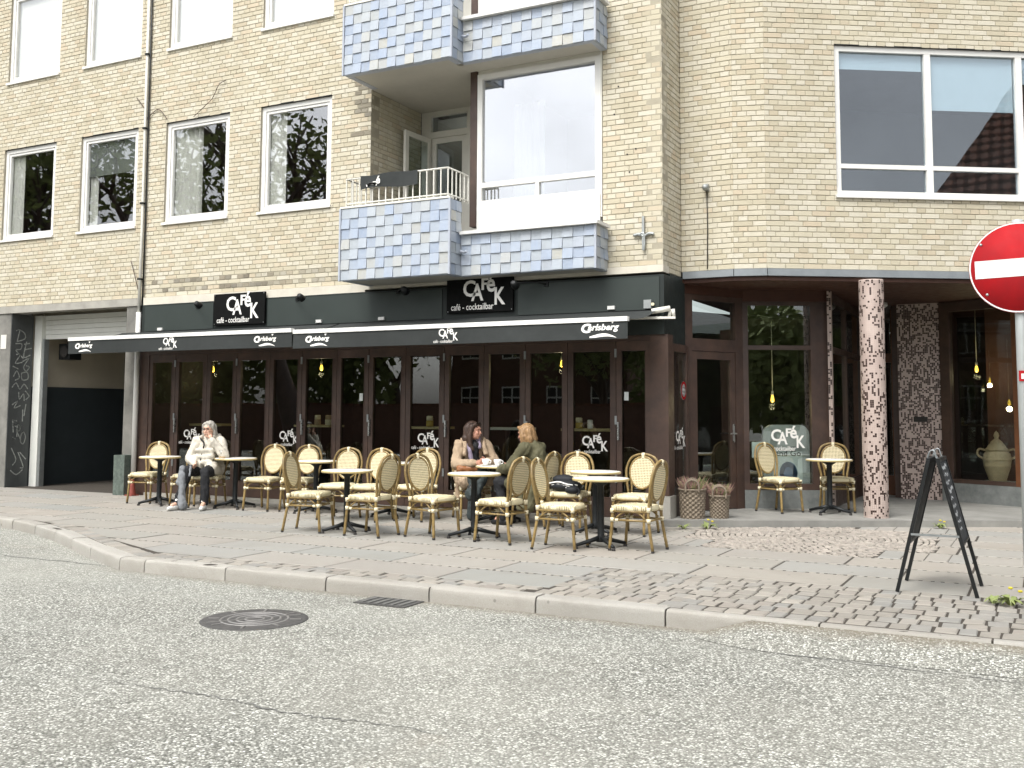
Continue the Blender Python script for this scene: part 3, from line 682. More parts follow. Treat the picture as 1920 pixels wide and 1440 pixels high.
MB().tube([(0, 0, 3.02), (-.01, .02, 4.5), (-.02, .02, 6.4), (-.03, .02, 9.6)], .024, 8).build('upper_pipe', 'off_white', dp); MB().tube([(.045, .03, 3.02), (.04, .04, 4.5), (.03, .04, 6.4), (.02, .04, 9.6)], .014, 6).build('cable', 'black_metal', dp)
MB().tube([(0, 0, .3), (0, 0, 3.05)], .042, 10).build('lower_pipe', 'white_paint', dp)
for z in (3.6, 4.9, 6.2, 7.5, 8.7): MB().box(-.045, .02, -.02, .06, z, z + .03).build('clip', 'black_metal', dp)
cn = thing('traffic_cone', 'small red cone tucked beside the stone pier plinth', 'cone', (-9.15, -.15, 0))
MB().lathe([(.07, .0), (.065, .02), (.045, .16), (.03, .27), (.02, .275)], 14).build('cone_body', 'cone_red', cn); MB().box(-.08, .08, -.08, .08, -.0, .02).build('base', 'cone_red', cn)
tag(MB().tube(smoothpath([(-9.5, -.02, 6.8), (-9.28, -.03, 6.56), (-9.2, -.03, 6.35), (-9.15, -.02, 6.45), (-8.96, -.02, 6.52), (-8.75, -.03, 6.32)]), .007, 5).tube(smoothpath([(-8.16, -.02, 6.29), (-7.9, -.05, 6.42), (-7.75, -.03, 6.54), (-7.6, -.04, 6.75), (-7.47, -.02, 6.81)]), .006, 5).tube(smoothpath([(-9.5, -.02, 3.95), (-9.4, -.04, 3.75), (-9.3, -.03, 3.45)]), .007, 5).build('dead_vine', 'brown_wood'), 'bare stems of dead vine clinging to the wall near downpipe', 'vine')

# windows -----------------------------------------------------------------
def window(P, d, u0, u1, z0, z1, depth=.06, fw=.075, pane=GL_UP, sill=True, cols=(), rows=(), name='window', sash=True):
    n = (d[1], -d[0]); w = MB()
    w.obox(P, d, n, u0, u0 + fw, -depth - .06, -depth + .02, z0, z1); w.obox(P, d, n, u1 - fw, u1, -depth - .06, -depth + .02, z0, z1)
    w.obox(P, d, n, u0 + fw, u1 - fw, -depth - .06, -depth + .02, z0, z0 + fw); w.obox(P, d, n, u0 + fw, u1 - fw, -depth - .06, -depth + .02, z1 - fw, z1)
    for c in cols: w.obox(P, d, n, c[0], c[1], -depth - .06, -depth + .018, c[2], c[3])
    for c in rows: w.obox(P, d, n, c[0], c[1], -depth - .06, -depth + .016, c[2], c[3])
    o = w.build(name, 'white_paint', BLD); i0, i1, k0, k1 = u0 + fw, u1 - fw, z0 + fw, z1 - fw
    if sash:
        s = MB(); g = .004; t = .045
        s.obox(P, d, n, i0 + g, i0 + t, -depth - .055, -depth + .006, k0 + g, k1 - g); s.obox(P, d, n, i1 - t, i1 - g, -depth - .055, -depth + .006, k0 + g, k1 - g)
        s.obox(P, d, n, i0 + t, i1 - t, -depth - .055, -depth + .006, k0 + g, k0 + t); s.obox(P, d, n, i0 + t, i1 - t, -depth - .055, -depth + .006, k1 - t, k1 - g); s.build('sash', 'white_paint', o)
    q = MB().obox(P, d, n, i0, i1, -depth - .03, -depth - .022, k0, k1); q.build('pane', pane, o)
    if sill: 
        MB().obox(P, d, n, u0 - .02, u1 + .02, -depth + .022, .035, z0 - .03, z0 + .012).build('sill', 'white_paint', o)
        MB().obox(P, d, n, u0, u1, -depth, .0, z1 + .0, z1 + .012).build('drip_edge', 'black_metal', o)
    return o, n
def drape(o, P, d, u0, u1, z0, z1, w, mat='curtain', folds=.03):
    n = (d[1], -d[0]); m = MB(); N = max(4, int((u1 - u0) / .03)); vs = []
    for i in range(N + 1):
        u = u0 + (u1 - u0) * i / N; ww = w + folds * math.sin(i * 1.9); x, y = P[0] + d[0] * u + n[0] * ww, P[1] + d[1] * u + n[1] * ww; vs += [(x, y, z0), (x, y, z1)]
    m.add(vs, [(2 * i, 2 * i + 2, 2 * i + 3, 2 * i + 1) for i in range(N)], True)
    return m.build('blind' if 'blind' in mat else 'curtain', mat, o)
A0, DA = (0, 0), (1, 0)
for i, (a, b) in enumerate(WX):
    o, n = window(A0, DA, a, b, 4.54, 6.265)
    if i == 0: drape(o, A0, DA, a + .1, a + .42, 4.6, 6.2, -.14, 'curtain', .015)
    if i == 1: drape(o, A0, DA, a + .1, b - .1, 5.55, 6.2, -.11, 'dark_blind', 0); drape(o, A0, DA, a + .1, a + .32, 4.6, 6.2, -.16)
    if i == 2: drape(o, A0, DA, a + .1, a + .68, 4.6, 6.2, -.15)
    if i == 3: drape(o, A0, DA, a + .1, a + .42, 4.6, 6.2, -.15)
    o, n = window(A0, DA, a, b, 7.54, 9.265)
    drape(o, A0, DA, a + .1, b - .1, 7.6, 9.2, -.13, 'blind', .0)
# rooms behind the upper windows
def room(x0, x1, y0, y1, z0, z1, name, mw_='room_grey', mf='room_floor'):
    m = MB(); t = .05; m.box(x0, x1, y1, y1 + t, z0, z1).box(x0 - t, x0, y0, y1, z0, z1).box(x1, x1 + t, y0, y1, z0, z1).box(x0, x1, y0, y1, z1, z1 + t); w = m.build(name, mw_, BLD)
    MB().box(x0, x1, y0, y1, z0 - t, z0).build('room_floor', mf, w); return w
for z in (3.45, 6.55): room(-15.1, -4.85, .235, 3.6, z, z + 2.95, 'upper_room')
room(-2.78, -.06, .235, 3.2, 3.45, 6.4, 'bay_room'); room(-2.78, -.06, .235, 3.2, 6.55, 9.5, 'bay_room')
# office window on the right wing
offs = lambda s: s - s0
cols = [(offs(2.47), offs(2.56), 4.28, 6.33), (offs(3.765), offs(3.855), 4.28, 6.33)]; rows = [(offs(1.205) + .07, offs(5.1) - .07, 4.66, 4.72)]
o, n = window(PBs, dB, opB[0], opB[1], 4.28, 6.33, .05, .075, GL_B, True, cols, rows, 'office_window', False)
drape(o, PBs, dB, offs(1.29), offs(2.46), 6.03, 6.25, -.097, 'blind', 0); drape(o, PBs, dB, offs(2.58), offs(3.75), 5.5, 6.25, -.097, 'blind', 0); drape(o, PBs, dB, offs(3.87), offs(5.0), 5.9, 6.25, -.097, 'blind', 0)
m = MB(); m.obox(PBs, dB, n, .3, 6.2, -3.2, -3.15, 3.45, 6.4).obox(PBs, dB, n, .3, 6.2, -3.15, -.235, 6.4, 6.45).obox(PBs, dB, n, .3, 6.2, -3.15, -.235, 3.4, 3.45).obox(PBs, dB, n, .25, .3, -3.15, -.235, 3.45, 6.4); m.build('office_room', 'room_grey', BLD)
# lead flashing under the corner wing
fl = MB()
for P, d, L in (((.03, .75), (1, 0), .69), (PM, dM, .42), (PBs, dB, 6.2)): fl.obox(P, d, (d[1], -d[0]), 0, L, -.2, .035, 3.195, ZB - .012)
fl.build('lead_flashing', 'lead', BLD)
tag(MB().bar((-.252, -.03, 3.5), (-.252, -.03, 3.94), .03, .03).tube(smoothpath([(-.386, -.03, 3.70), (-.3, -.03, 3.71), (-.25, -.03, 3.68), (-.18, -.03, 3.71), (-.108, -.03, 3.70)]), .02, 6).tube(smoothpath([(-.31, -.04, 3.69), (-.25, -.04, 3.72), (-.235, -.04, 3.6), (-.245, -.04, 3.49)]), .016, 6).build('wall_anchor', 'zinc'), 'cross-shaped grey iron wall anchor on the brick beside the balcony', 'wall anchor')
la = thing('wall_lamp', 'small bracket lamp with hanging cable on the corner brickwork', 'lamp', (.37, .75, 4.36)); MB().box(-.03, .03, -.07, 0, 0, .09).ball((0, -.09, .04), .045).build('lamp_head', 'zinc', la); MB().tube([(0, -.02, 0), (.005, -.02, -.5), (-.005, -.02, -1.05)], .006, 5).build('cable', 'black_metal', la)
for i, (x, y, z) in enumerate([(-.6, 0, 5.72), (-.66, 0, 5.35), (-.36, 0, 4.85), (-.83 + .35, 0, 4.79), (-.45, 0, 4.55)]): MB().lathe([(.012, 0), (.012, .003)], 8).build('drill_hole', 'rubber', BLD).matrix_local = Matrix.Translation((x, -.001, z)) @ Matrix.Rotation(R(90), 4, 'X')

# balconies ----------------------------------------------------------------
TW, TZ = .1522, .1437
def tilemesh(w, h, proud):
    b0, b1 = (.027, .0135) if proud else (.013, .012)
    g = .0025; vs = [(g, 0, g), (w - g, 0, g), (w - g, 0, h - g), (g, 0, h - g), (g, -b0, g), (w - g, -b0, g), (w - g, -b1, h - g), (g, -b1, h - g)]
    return MB().add(vs, [(4, 5, 6, 7), (0, 1, 5, 4), (1, 2, 6, 5), (2, 3, 7, 6), (3, 0, 4, 7)], False).mesh('tile', TILE)
TM = {}
def tiles(part, P, d, L, z0, z1):
    nx = max(1, round(L / TW)); w = L / nx; nz = max(1, round((z1 - z0) / TZ)); h = (z1 - z0) / nz
    for i in range(nx):
        for k in range(nz):
            key = (round(w, 4), round(h, 4), (i + k) % 2)
            if key not in TM: TM[key] = tilemesh(w, h, (i + k) % 2)
            o = link('tile', TM[key], part); o.location = (P[0] + d[0] * w * i, P[1] + d[1] * w * i, z0 + h * k); o.rotation_euler = (0, 0, math.atan2(d[1], d[0]))
def balcony(z, top, btop):
    c = MB(); F, Bf = -.715, -.42
    c.box(-4.55, -2.765, F, F + .09, z - .052, top).box(-4.55, -4.46, F + .09, -.012, z - .052, top).box(-2.855, -2.765, F + .09, Bf, z - .052, top)
    c.box(-2.765, -.765, Bf, Bf + .08, z - .052, btop).box(-.845, -.765, Bf + .08, -.012, z - .052, btop)
    o = c.build('balcony', 'tile_trim', BLD)
    MB().box(-4.455, -2.86, -.62, -.014, z - .048, z + .028).box(-4.578, -2.86, -.011, 1.39, z - .047, z + .028).box(-2.859, -.85, -.335, .2, z - .046, z + .028).build('balcony_slab', 'soffit_paint', o)
    MB().box(-4.56, -2.755, -.725, -.0, z + .029, z + .06).build('balcony_floor', 'concrete', o)
    tiles(o, (-4.55, F), (1, 0), 1.785, z - .045, top - .004); tiles(o, (-2.765, F), (0, 1), .295, z - .045, top - .004)
    tiles(o, (-2.735, Bf), (1, 0), 1.97, z - .045, btop - .004); tiles(o, (-.765, Bf), (0, 1), .40, z - .045, btop - .004)
    for q in ((-4.578, -4.551, -.748, -.716, z - .055, top + .0), (-2.764, -2.736, -.748, -.716, z - .055, top + .0), (-.764, -.737, -.453, -.421, z - .055, btop)): MB().box(*q).build('edge_trim', 'tile_trim', o)
    MB().box(-4.57, -2.75, -.74, -.62, top + .001, top + .03).build('coping', 'off_white', o); 
    MB().box(-2.73, -.70, -.50, -.05, btop + .001, btop + .045).build('bay_cap', 'white_paint', o)
    MB().tube(smoothpath([(-2.73, -.47, btop - .22), (-2.66, -.5, btop - .25), (-2.6, -.53, btop - .24)]), .018, 8).build('spout', 'tile_trim', o)
    return o
b1 = balcony(3.30, 4.285, 3.815); b2 = balcony(6.29, 7.27, 6.83)
def railing(z):
    r = MB(); x0, x1, y0 = -4.49, -2.80, -.70
    r.tube([(x0, 0, z + .42), (x0, y0, z + .42), (x1, y0, z + .42), (x1, -.15, z + .42)], .014, 6).tube([(x0, 0, z + .06), (x0, y0, z + .06), (x1, y0, z + .06), (x1, -.15, z + .06)], .012, 6)
    o = r.build('railing', 'off_white', BLD)
    bal = [(x0 + (x1 - x0) * k / 15, y0) for k in range(16)] + [(x1, y0 + .11 * k) for k in range(1, 6)] + [(x0, y0 + .12 * k) for k in range(1, 6)]
    for x, y in bal: MB().box(x - .007, x + .007, y - .007, y + .007, z + (.02 if True else 0), z + .415).build('baluster', 'off_white', o)
railing(4.29); railing(7.275)
bn = thing('balcony_banner', 'black cloth banner with a white mark tied to the balcony railing', 'banner', (-4.22, -.735, 4.53))
m = MB(); N = 10; vs = []
for i in range(N + 1): x = .95 * i / N; vs += [(x, -.01 * math.sin(i), .02 * math.sin(i * .6)), (x, -.004 * math.cos(i), .2 - .01 * math.sin(i * .9))]
m.add(vs, [(2 * i, 2 * i + 2, 2 * i + 3, 2 * i + 1) for i in range(N)], True); m.build('cloth', 'awning_cloth', bn)
m = MB(); put(m, '\u00e9', .27, .34, .06, .17, .03, 0, -.014); put(m, 'c', .2, .27, .05, .10, .03, 0, -.014); ribbon(m, smoothpath([(.12, .05, 0), (.2, .075, 0), (.27, .05, 0)], 4), .03, lambda u, z: (u, -.0145, z)); m.build('printed_mark', 'letter_white', bn)
# bay window, loggia
def bay(z, first):
    cols = [(-1.815, -1.765, z + .07, z + .26)]; rows = [(-2.66, -.925, z + .26, z + .33)]
    o, n = window(A0, DA, -2.735, -.855, z, z + 1.90, .0, .075, GL_BIG, False, cols, rows, 'bay_window', False)
    drape(o, A0, DA, -2.62, -2.1, z + .1, z + 1.7, -.9, 'curtain')
    MB().box(-2.73, -.86, -.03, .1, z - .41, z - .004).build('apron_panel', 'white_paint', BLD)
    MB().box(-2.735, -.855, .0, .1, z + 1.905, z + 2.0).build('bay_head', 'off_white', BLD)
    MB().box(-2.85, -2.742, -.02, .12, z - .28, z + 1.975).build('timber_post', 'brown_wood', BLD)
    MB().box(-.853, -.832, -.02, .1, z - .3, z + 1.98).build('bay_jamb', 'off_white', BLD)
    # loggia back
    zb = z - .2
    MB().box(-4.57, -4.40, 1.40, 1.48, zb, z + 1.97).box(-3.72, -3.62, 1.40, 1.48, zb, z + 1.97).box(-4.40, -3.72, 1.40, 1.48, z + 1.52, z + 1.62).box(-4.40, -3.72, 1.40, 1.48, z + 1.88, z + 1.97).box(-3.62, -2.8, 1.41, 1.46, zb, z + 1.97).build('loggia_frame', 'off_white', BLD)
    MB().box(-4.39, -3.73, 1.45, 1.456, z + 1.625, z + 1.875).build('fanlight', GL_SHOP, BLD)
    dr = MB().box(-4.395, -4.30, 1.42, 1.47, zb + .02, z + 1.515).box(-3.82, -3.725, 1.42, 1.47, zb + .02, z + 1.515).box(-4.30, -3.82, 1.42, 1.47, zb + .02, zb + .3).box(-4.30, -3.82, 1.42, 1.47, z + 1.43, z + 1.515).build('balcony_door', 'off_white', BLD)
    MB().box(-4.30, -3.82, 1.44, 1.446, zb + .3, z + 1.43).build('pane', GL_SHOP, dr)
    lf = MB(); P, d = (-4.41, 1.37), (-.08, -.9968); nn = (-d[1], d[0]); lf.obox(P, d, nn, .0, .07, 0, .045, zb + .03, z + 1.5).obox(P, d, nn, .58, .66, 0, .045, zb + .03, z + 1.5).obox(P, d, nn, .07, .58, 0, .045, zb + .03, zb + .3).obox(P, d, nn, .07, .58, 0, .045, z + 1.42, z + 1.5)
    l = lf.build('open_door_leaf', 'off_white', BLD); MB().obox(P, d, nn, .07, .58, .02, .026, zb + .3, z + 1.42).build('pane', GL_SHOP, l)
    MB().box(-2.86, -2.80, .12, 1.4, zb, z + 1.97).build('loggia_side', 'off_white', BLD)
    MB().box(-4.57, -2.86, 1.9, 1.95, zb, z + 1.97).build('hall_wall', 'room_grey', BLD)
bay(4.29, True); bay(7.28, False)
MB().box(XL, 0, .25, 9.0, 9.63, 9.7).build('roof_deck', 'lead', BLD)

# ================================================================ SHOPFRONT
fa = MB().box(-9.15, .03, -.055, .19, 2.40, 3.168).box(-.02 + .0, .03, .19, .80, 2.30, 3.2).build('fascia', 'dark_green', BLD)
for a, b, c, d in ((-9.08, -7.56, 2.72, 3.14), (-6.44, -3.26, 2.72, 3.14), (-2.05, -.03, 2.72, 3.14)): MB().box(a, b, -.067, -.056, c, d).build('fascia_panel', 'panel_green', fa)
MB().box(-9.25, -9.0, -.01, .14, .0, 2.40).build('corner_post', 'brown_wood', BLD)
MB().box(-.17, .07, -.03, .17, .36, 2.40).build('corner_post', 'brown_wood', BLD); MB().box(-.19, .09, -.05, .19, -.02, .358).build('post_plinth', 'concrete', BLD)
MB().box(-9.0, -.17, -.01, .12, 2.33, 2.398).build('door_head', 'brown_wood', BLD); MB().box(-9.0, -.17, -.04, .14, -.02, .055).build('threshold', 'concrete', BLD)
DX = [-9.0, -8.41, -7.72, -7.09, -6.42, -5.79, -5.13, -4.55, -3.9, -3.25, -2.61, -1.97, -1.34, -.65, -.17]
for i, (a, b) in enumerate(zip(DX[:-1], DX[1:])):
    a += .004; b -= .004; s = .066
    d = MB().box(a, a + s, .0, .06, .06, 2.328).box(b - s, b, .0, .06, .06, 2.328).box(a + s, b - s, .0, .06, .06, .3).box(a + s, b - s, .0, .06, 2.2, 2.328).build('folding_door', 'brown_wood', BLD)
    MB().box(a + s, b - s, .028, .034, .3, 2.2).build('pane', GL_SHOP, d)
    MB().box(a + s, b - s, -.004, .0, .3, .314).box(a + s, a + s + .012, -.004, 0, .314, 2.19).box(b - s - .012, b - s, -.004, 0, .314, 2.19).build('glazing_bead', 'brown_wood', d)
    if i % 2: MB().box(a + .022, a + .044, -.04, -.002, 1.05, 1.28).build('handle', 'steel', d)
    for z in (.5, 1.25, 2.12): 
        if i % 2 == 0: MB().box(b - .012, b + .016, -.014, -.001, z, z + .11).build('hinge', 'grey_metal', d)
    if i in (1, 4, 8, 12):
        m = MB(); logo(m, .47); o = m.build('glass_lettering', 'letter_white', d); o.location = (a + .09, .022, .90)
    if i in (6, 13):
        o = MB().box(0, .06, 0, .002, 0, .11).build('door_notice', 'poster_pale', d); o.location = (a + (.10 if i == 13 else .40), .022, 1.56)
# side pane towards the entrance
sp_ = MB().box(.0, .055, .175, .24, .06, 2.30).box(.0, .055, .78, .86, .06, 2.30).box(.0, .055, .24, .78, .06, .34).box(.0, .055, .24, .78, 2.2, 2.30).build('side_window', 'brown_wood', BLD)
MB().box(.024, .03, .24, .78, .34, 2.2).build('pane', GL_SHOP, sp_)
m = MB(); logo(m, .5); o = tag(m.build('glass_lettering', 'letter_white', sp_), kind='stuff'); o.location = (.033, .26, .96); o.rotation_euler = (0, 0, R(90))
st_ = MB().lathe([(.0, .0), (.1, .0), (.125, .0)], 24).build('round_sticker', 'sign_white', sp_); st_.matrix_local = Matrix.Translation((.034, .69, 1.70)) @ Matrix.Rotation(R(90), 4, 'Y'); st2 = MB().lathe([(.085, .002), (.12, .002)], 24, cap=False).build('round_sticker_ring', 'sign_red', sp_); st2.matrix_local = Matrix.Translation((.038, .69, 1.70)) @ Matrix.Rotation(R(90), 4, 'Y')
# entrance door wall and shop window, angled
P0, P1, P2 = Vector((.02, .92)), Vector((.53, 1.87)), Vector((1.59, 2.43))
d1 = (P1 - P0).normalized(); d2 = (P2 - P1).normalized(); n1 = (d1.y, -d1.x); n2 = (d2.y, -d2.x); L1 = (P1 - P0).length; L2 = (P2 - P1).length
m = MB(); m.obox(P0, d1, n1, -.07, .10, -.1, .0, .08, 3.02).obox(P0, d1, n1, .93, L1 + .0, -.1, .0, .08, 3.02).obox(P0, d1, n1, .10, .93, -.1, -.0, 2.25, 2.42).obox(P0, d1, n1, .10, .93, -.1, .0, 2.95, 3.02)
ew = m.build('entrance_frame', 'brown_wood', BLD); MB().obox(P0, d1, n1, .10, .93, -.05, -.044, 2.42, 2.95).build('fanlight', GL_SHOP, ew)
m = MB(); m.obox(P0, d1, n1, .105, .19, -.07, -.01, .09, 2.245).obox(P0, d1, n1, .84, .925, -.07, -.01, .09, 2.245).obox(P0, d1, n1, .19, .84, -.07, -.01, .09, .42).obox(P0, d1, n1, .19, .84, -.07, -.01, 2.14, 2.245)
ed = m.build('entrance_door', 'brown_wood', BLD); MB().obox(P0, d1, n1, .19, .84, -.045, -.038, .42, 2.14).build('pane', GL_SHOP, ed)
hp = P0 + d1 * .88; MB().bar((hp.x + n1[0] * .0, hp.y + n1[1] * .0, 1.12), (hp.x + n1[0] * .05, hp.y + n1[1] * .05, 1.12), .02, .02).bar((hp.x + n1[0] * .05, hp.y + n1[1] * .05, 1.12), (hp.x - d1.x * .12 + n1[0] * .05, hp.y - d1.y * .12 + n1[1] * .05, 1.12), .018, .018).obox(P0, d1, n1, .865, .895, -.01, .002, 1.0, 1.25).build('handle', 'steel', ed)
m = MB(); m.obox(P1, d2, n2, .0, .075, -.1, .0, .335, 2.98).obox(P1, d2, n2, .96, L2, -.1, .0, .335, 2.98).obox(P1, d2, n2, .075, .96, -.1, .0, .335, .42).obox(P1, d2, n2, .075, .96, -.1, .0, 2.30, 2.36).obox(P1, d2, n2, .075, .96, -.1, .0, 2.93, 2.98)
sw = m.build('shop_window', 'brown_wood', BLD); MB().obox(P1, d2, n2, .075, .96, -.05, -.044, .42, 2.30).build('pane', GL_SHOP, sw); MB().obox(P1, d2, n2, .075, .96, -.05, -.044, 2.36, 2.93).build('pane', GL_SHOP, sw)
MB().obox(P1, d2, n2, .0, L2, -.14, .02, .08, .334).build('window_plinth', 'plinth_stone', BLD)
m = MB(); logo(m, .62); o = tag(m.build('glass_lettering', 'letter_white', sw), kind='stuff'); q = P1 + d2 * .25 + Vector(n2) * -.040; o.location = (q.x, q.y, .92); o.rotation_euler = (0, 0, math.atan2(d2.y, d2.x))
# timber header above, soffit
m = MB(); m.obox(P0, d1, n1, -.07, L1, -.12, .012, 3.022, 3.14).obox(P1, d2, n2, .0, L2, -.12, .012, 2.982, 3.14); m.build('timber_header', 'soffit_wood', BLD)
ins = lambda P, n, w: (P[0] + n[0] * w, P[1] + n[1] * w)
eB = (PBs[0] + dB[0] * 6.2, PBs[1] + dB[1] * 6.2)
MB().prism([(.031, .70), (.031, .77), (.72, .77), (PBs[0], PBs[1] + .02), (eB[0], eB[1] + .02), (eB[0], 9), (-.5, 9), (-.5, 1.4), (.0, .85)], 3.14, 3.19).build('soffit', 'soffit_wood', BLD)
# recessed entrance of the neighbour
m = MB(); P3 = Vector((1.60, 2.44)); 
m.box(1.55, 1.62, 2.45, 2.53, .08, 3.13).box(1.55, 1.62, 3.8, 3.88, .08, 3.13).box(1.55, 1.62, 5.3, 5.4, .08, 3.13).box(1.55, 1.62, 2.53, 5.3, 2.28, 2.36).box(1.55, 1.62, 2.53, 5.3, .08, .40).box(1.55, 1.62, 2.53, 5.3, 3.0, 3.13)
rw = m.build('side_glazing', 'brown_wood', BLD); MB().box(1.58, 1.586, 2.53, 3.8, .40, 2.28).box(1.58, 1.586, 3.88, 5.3, .40, 2.28).box(1.58, 1.586, 2.53, 5.3, 2.36, 3.0).build('pane', GL_SHOP, rw)
m = MB(); m.box(1.62, 1.72, 5.45, 5.55, .08, 3.13).box(2.06, 2.14, 5.45, 5.55, .08, 3.13).box(1.72, 2.06, 5.45, 5.55, 2.25, 2.4).box(1.72, 2.06, 5.45, 5.55, .08, .4)
rd = m.build('recessed_door', 'oak_wood', BLD); MB().box(1.72, 2.06, 5.49, 5.496, .4, 2.25).box(1.72, 2.06, 5.49, 5.496, 2.4, 3.13).build('pane', GL_SHOP, rd)
MB().box(2.14, 2.24, 4.95, 5.5, .08, 3.13).build('recess_jamb', 'brown_wood', BLD)
# mosaic: individual little tiles as raised squares on a wall or column
def mosaic(name, surf, nu, nv, parent, density=.21, size=.9):
    m = MB(); rr = random.Random(3)
    grid = [[rr.random() < density for _ in range(nv)] for _ in range(nu)]
    for i in range(nu):
        for k in range(nv):
            if grid[i][k] and rr.random() < .3 and k + 1 < nv: grid[i][k + 1] = True
    for i in range(nu):
        for k in range(nv):
            g = (1 - size) / 2; m.cur = 1 if grid[i][k] else 0
            q = [surf(i + g, k + g), surf(i + 1 - g, k + g), surf(i + 1 - g, k + 1 - g), surf(i + g, k + 1 - g)]; m.add(q, [(0, 1, 2, 3)], False)
    o = m.build(name, ['mosaic_pink', 'mosaic_brown'], parent); return tag(o, kind='stuff')
CX, CY, CRAD = 2.33, 1.47, .155
colm = MB().lathe([(CRAD - .003, .08), (CRAD - .003, 3.138)], 40, (CX, CY, 0)).build('mosaic_column', 'mosaic_pink', BLD); NU = 40
mosaic('mosaic_tiles', lambda i, k: (CX + CRAD * math.cos(2 * math.pi * i / NU), CY + CRAD * math.sin(2 * math.pi * i / NU), .08 + k * 3.05 / 122), NU, 122, colm)
mp = MB().box(2.245, 2.87, 4.775, 5.3, .08, 3.138).build('mosaic_wall', 'mosaic_pink', BLD); mosaic('mosaic_tiles', lambda i, k: (2.245 + i * .625 / 25, 4.772, .08 + k * 3.05 / 122), 25, 122, mp, .42)
MB().box(2.46, 2.66, 4.755, 4.77, 1.28, 1.36).build('letter_slot', 'rubber', mp)
ml = MB().box(1.46, 1.548, 2.50, 2.54, .4, 2.975).build('mosaic_pilaster', 'mosaic_pink', BLD); 
mq = MB().box(1.605, 1.66, 2.36, 2.44, .08, 3.13).build('mosaic_pilaster', 'mosaic_pink', BLD); mosaic('mosaic_tiles', lambda i, k: (1.605 + i * .055 / 2, 2.357, .08 + k * 3.05 / 122), 2, 122, mq, .3)
# neighbour's display window, with urn
Q0, Q1 = Vector((2.98, 4.67)), Vector((3.98, 4.12)); dq = (Q1 - Q0).normalized(); nq = (dq.y, -dq.x); LQ = (Q1 - Q0).length
m = MB(); m.obox(Q0, dq, nq, -.13, .03, -.1, .0, .08, 3.13).obox(Q0, dq, nq, .03, LQ - .1, -.1, .0, .36, .42).obox(Q0, dq, nq, .03, LQ - .1, -.1, .0, 2.98, 3.13); w_ = m.build('display_window', 'brown_wood', BLD)
MB().obox(Q0, dq, nq, LQ - .1, LQ + .02, -.1, .01, .36, 3.13).build('window_post', 'oak_wood', w_); MB().obox(Q0, dq, nq, .03, LQ - .1, -.05, -.044, .42, 2.98).build('pane', GL_SHOP, w_)
MB().obox(Q0, dq, nq, -.13, LQ + 3, -.3, .03, .08, .358).build('display_plinth', 'plinth_stone', BLD)
MB().obox(Q0, dq, nq, LQ + .02, LQ + 3, -.06, -.05, .36, 3.13).build('pane', GL_SHOP, w_)
MB().obox(Q0, dq, nq, -.1, LQ + 3, -1.2, -.102, .30, .357).build('display_floor', 'off_white', BLD); MB().obox(Q0, dq, nq, -.1, LQ + 3, -1.3, -1.2, .30, 3.13).build('display_back', 'red_brick', BLD)
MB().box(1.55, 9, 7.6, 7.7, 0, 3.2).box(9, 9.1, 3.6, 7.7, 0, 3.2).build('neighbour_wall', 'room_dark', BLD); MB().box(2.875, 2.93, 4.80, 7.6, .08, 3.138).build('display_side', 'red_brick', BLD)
ur = thing('urn', 'pale terracotta lidded urn with two handles in the shop window', 'urn', (3.63, 4.66, .36))
MB().lathe([(.10, 0), (.11, .02), (.14, .12), (.185, .26), (.19, .275), (.186, .285), (.2, .36), (.206, .37), (.2, .38), (.185, .45), (.15, .49), (.145, .5), (.165, .505), (.165, .52), (.13, .55), (.125, .57), (.09, .61), (.085, .63), (.05, .66), (.03, .675), (.028, .69), (.042, .72), (.03, .76), (.0, .8)], 24).build('body', 'terracotta', ur)
for s in (-1, 1): MB().tube(smoothpath([(s * .2, 0, .38), (s * .27, 0, .44), (s * .24, 0, .52), (s * .15, 0, .5)]), .016, 6).build('handle', 'terracotta', ur)
# café interior --------------------------------------------------------------
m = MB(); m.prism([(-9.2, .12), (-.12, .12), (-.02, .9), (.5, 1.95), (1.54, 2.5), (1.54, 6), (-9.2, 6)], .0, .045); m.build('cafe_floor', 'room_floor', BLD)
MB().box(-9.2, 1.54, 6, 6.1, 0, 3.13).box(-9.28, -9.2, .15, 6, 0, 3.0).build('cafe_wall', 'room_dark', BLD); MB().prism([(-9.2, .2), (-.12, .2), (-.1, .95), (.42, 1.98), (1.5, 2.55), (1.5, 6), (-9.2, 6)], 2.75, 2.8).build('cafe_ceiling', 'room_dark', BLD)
for k, (x, y, z) in enumerate(((-8.73, 1.2, 2.12), (-6.35, 1.2, 2.11), (-1.97, 1.2, 2.10), (.80, 2.45, 1.60), (3.36, 5.2, 2.1))):
    t = thing('pendant_lamp', ('lit filament bulb hanging in the café, leftmost of those behind the folding doors', 'lit filament bulb hanging in the café, middle one behind the folding doors', 'lit filament bulb hanging in the café, rightmost behind the folding doors', 'lit filament bulb hanging low behind the entrance window', 'lit filament bulb hanging above the urn in the shop window')[k], 'lamp', (x, y, z), 0, 'filament bulbs')
    MB().tube([(0, 0, .12), (0, 0, 2.749 - z if k < 4 else 3.13 - z)], .006, 5).build('cord', 'binding', t); MB().lathe([(.018, .06), (.02, .12), (.008, .125)], 10).build('socket', 'binding', t); MB().lathe([(.0, -.04), (.02, -.028), (.026, 0), (.02, .03), (.013, .06)], 12).build('bulb', 'bulb_glow', t)
    ld = bpy.data.lights.new('bulb_light', 'POINT'); ld.energy = 5 if k < 4 else 4; ld.color = (1, .78, .45); ld.shadow_soft_size = .05; lo_ = bpy.data.objects.new('bulb_light', ld); COL.objects.link(lo_); lo_.parent = t; lo_.location = (0, 0, -.1)
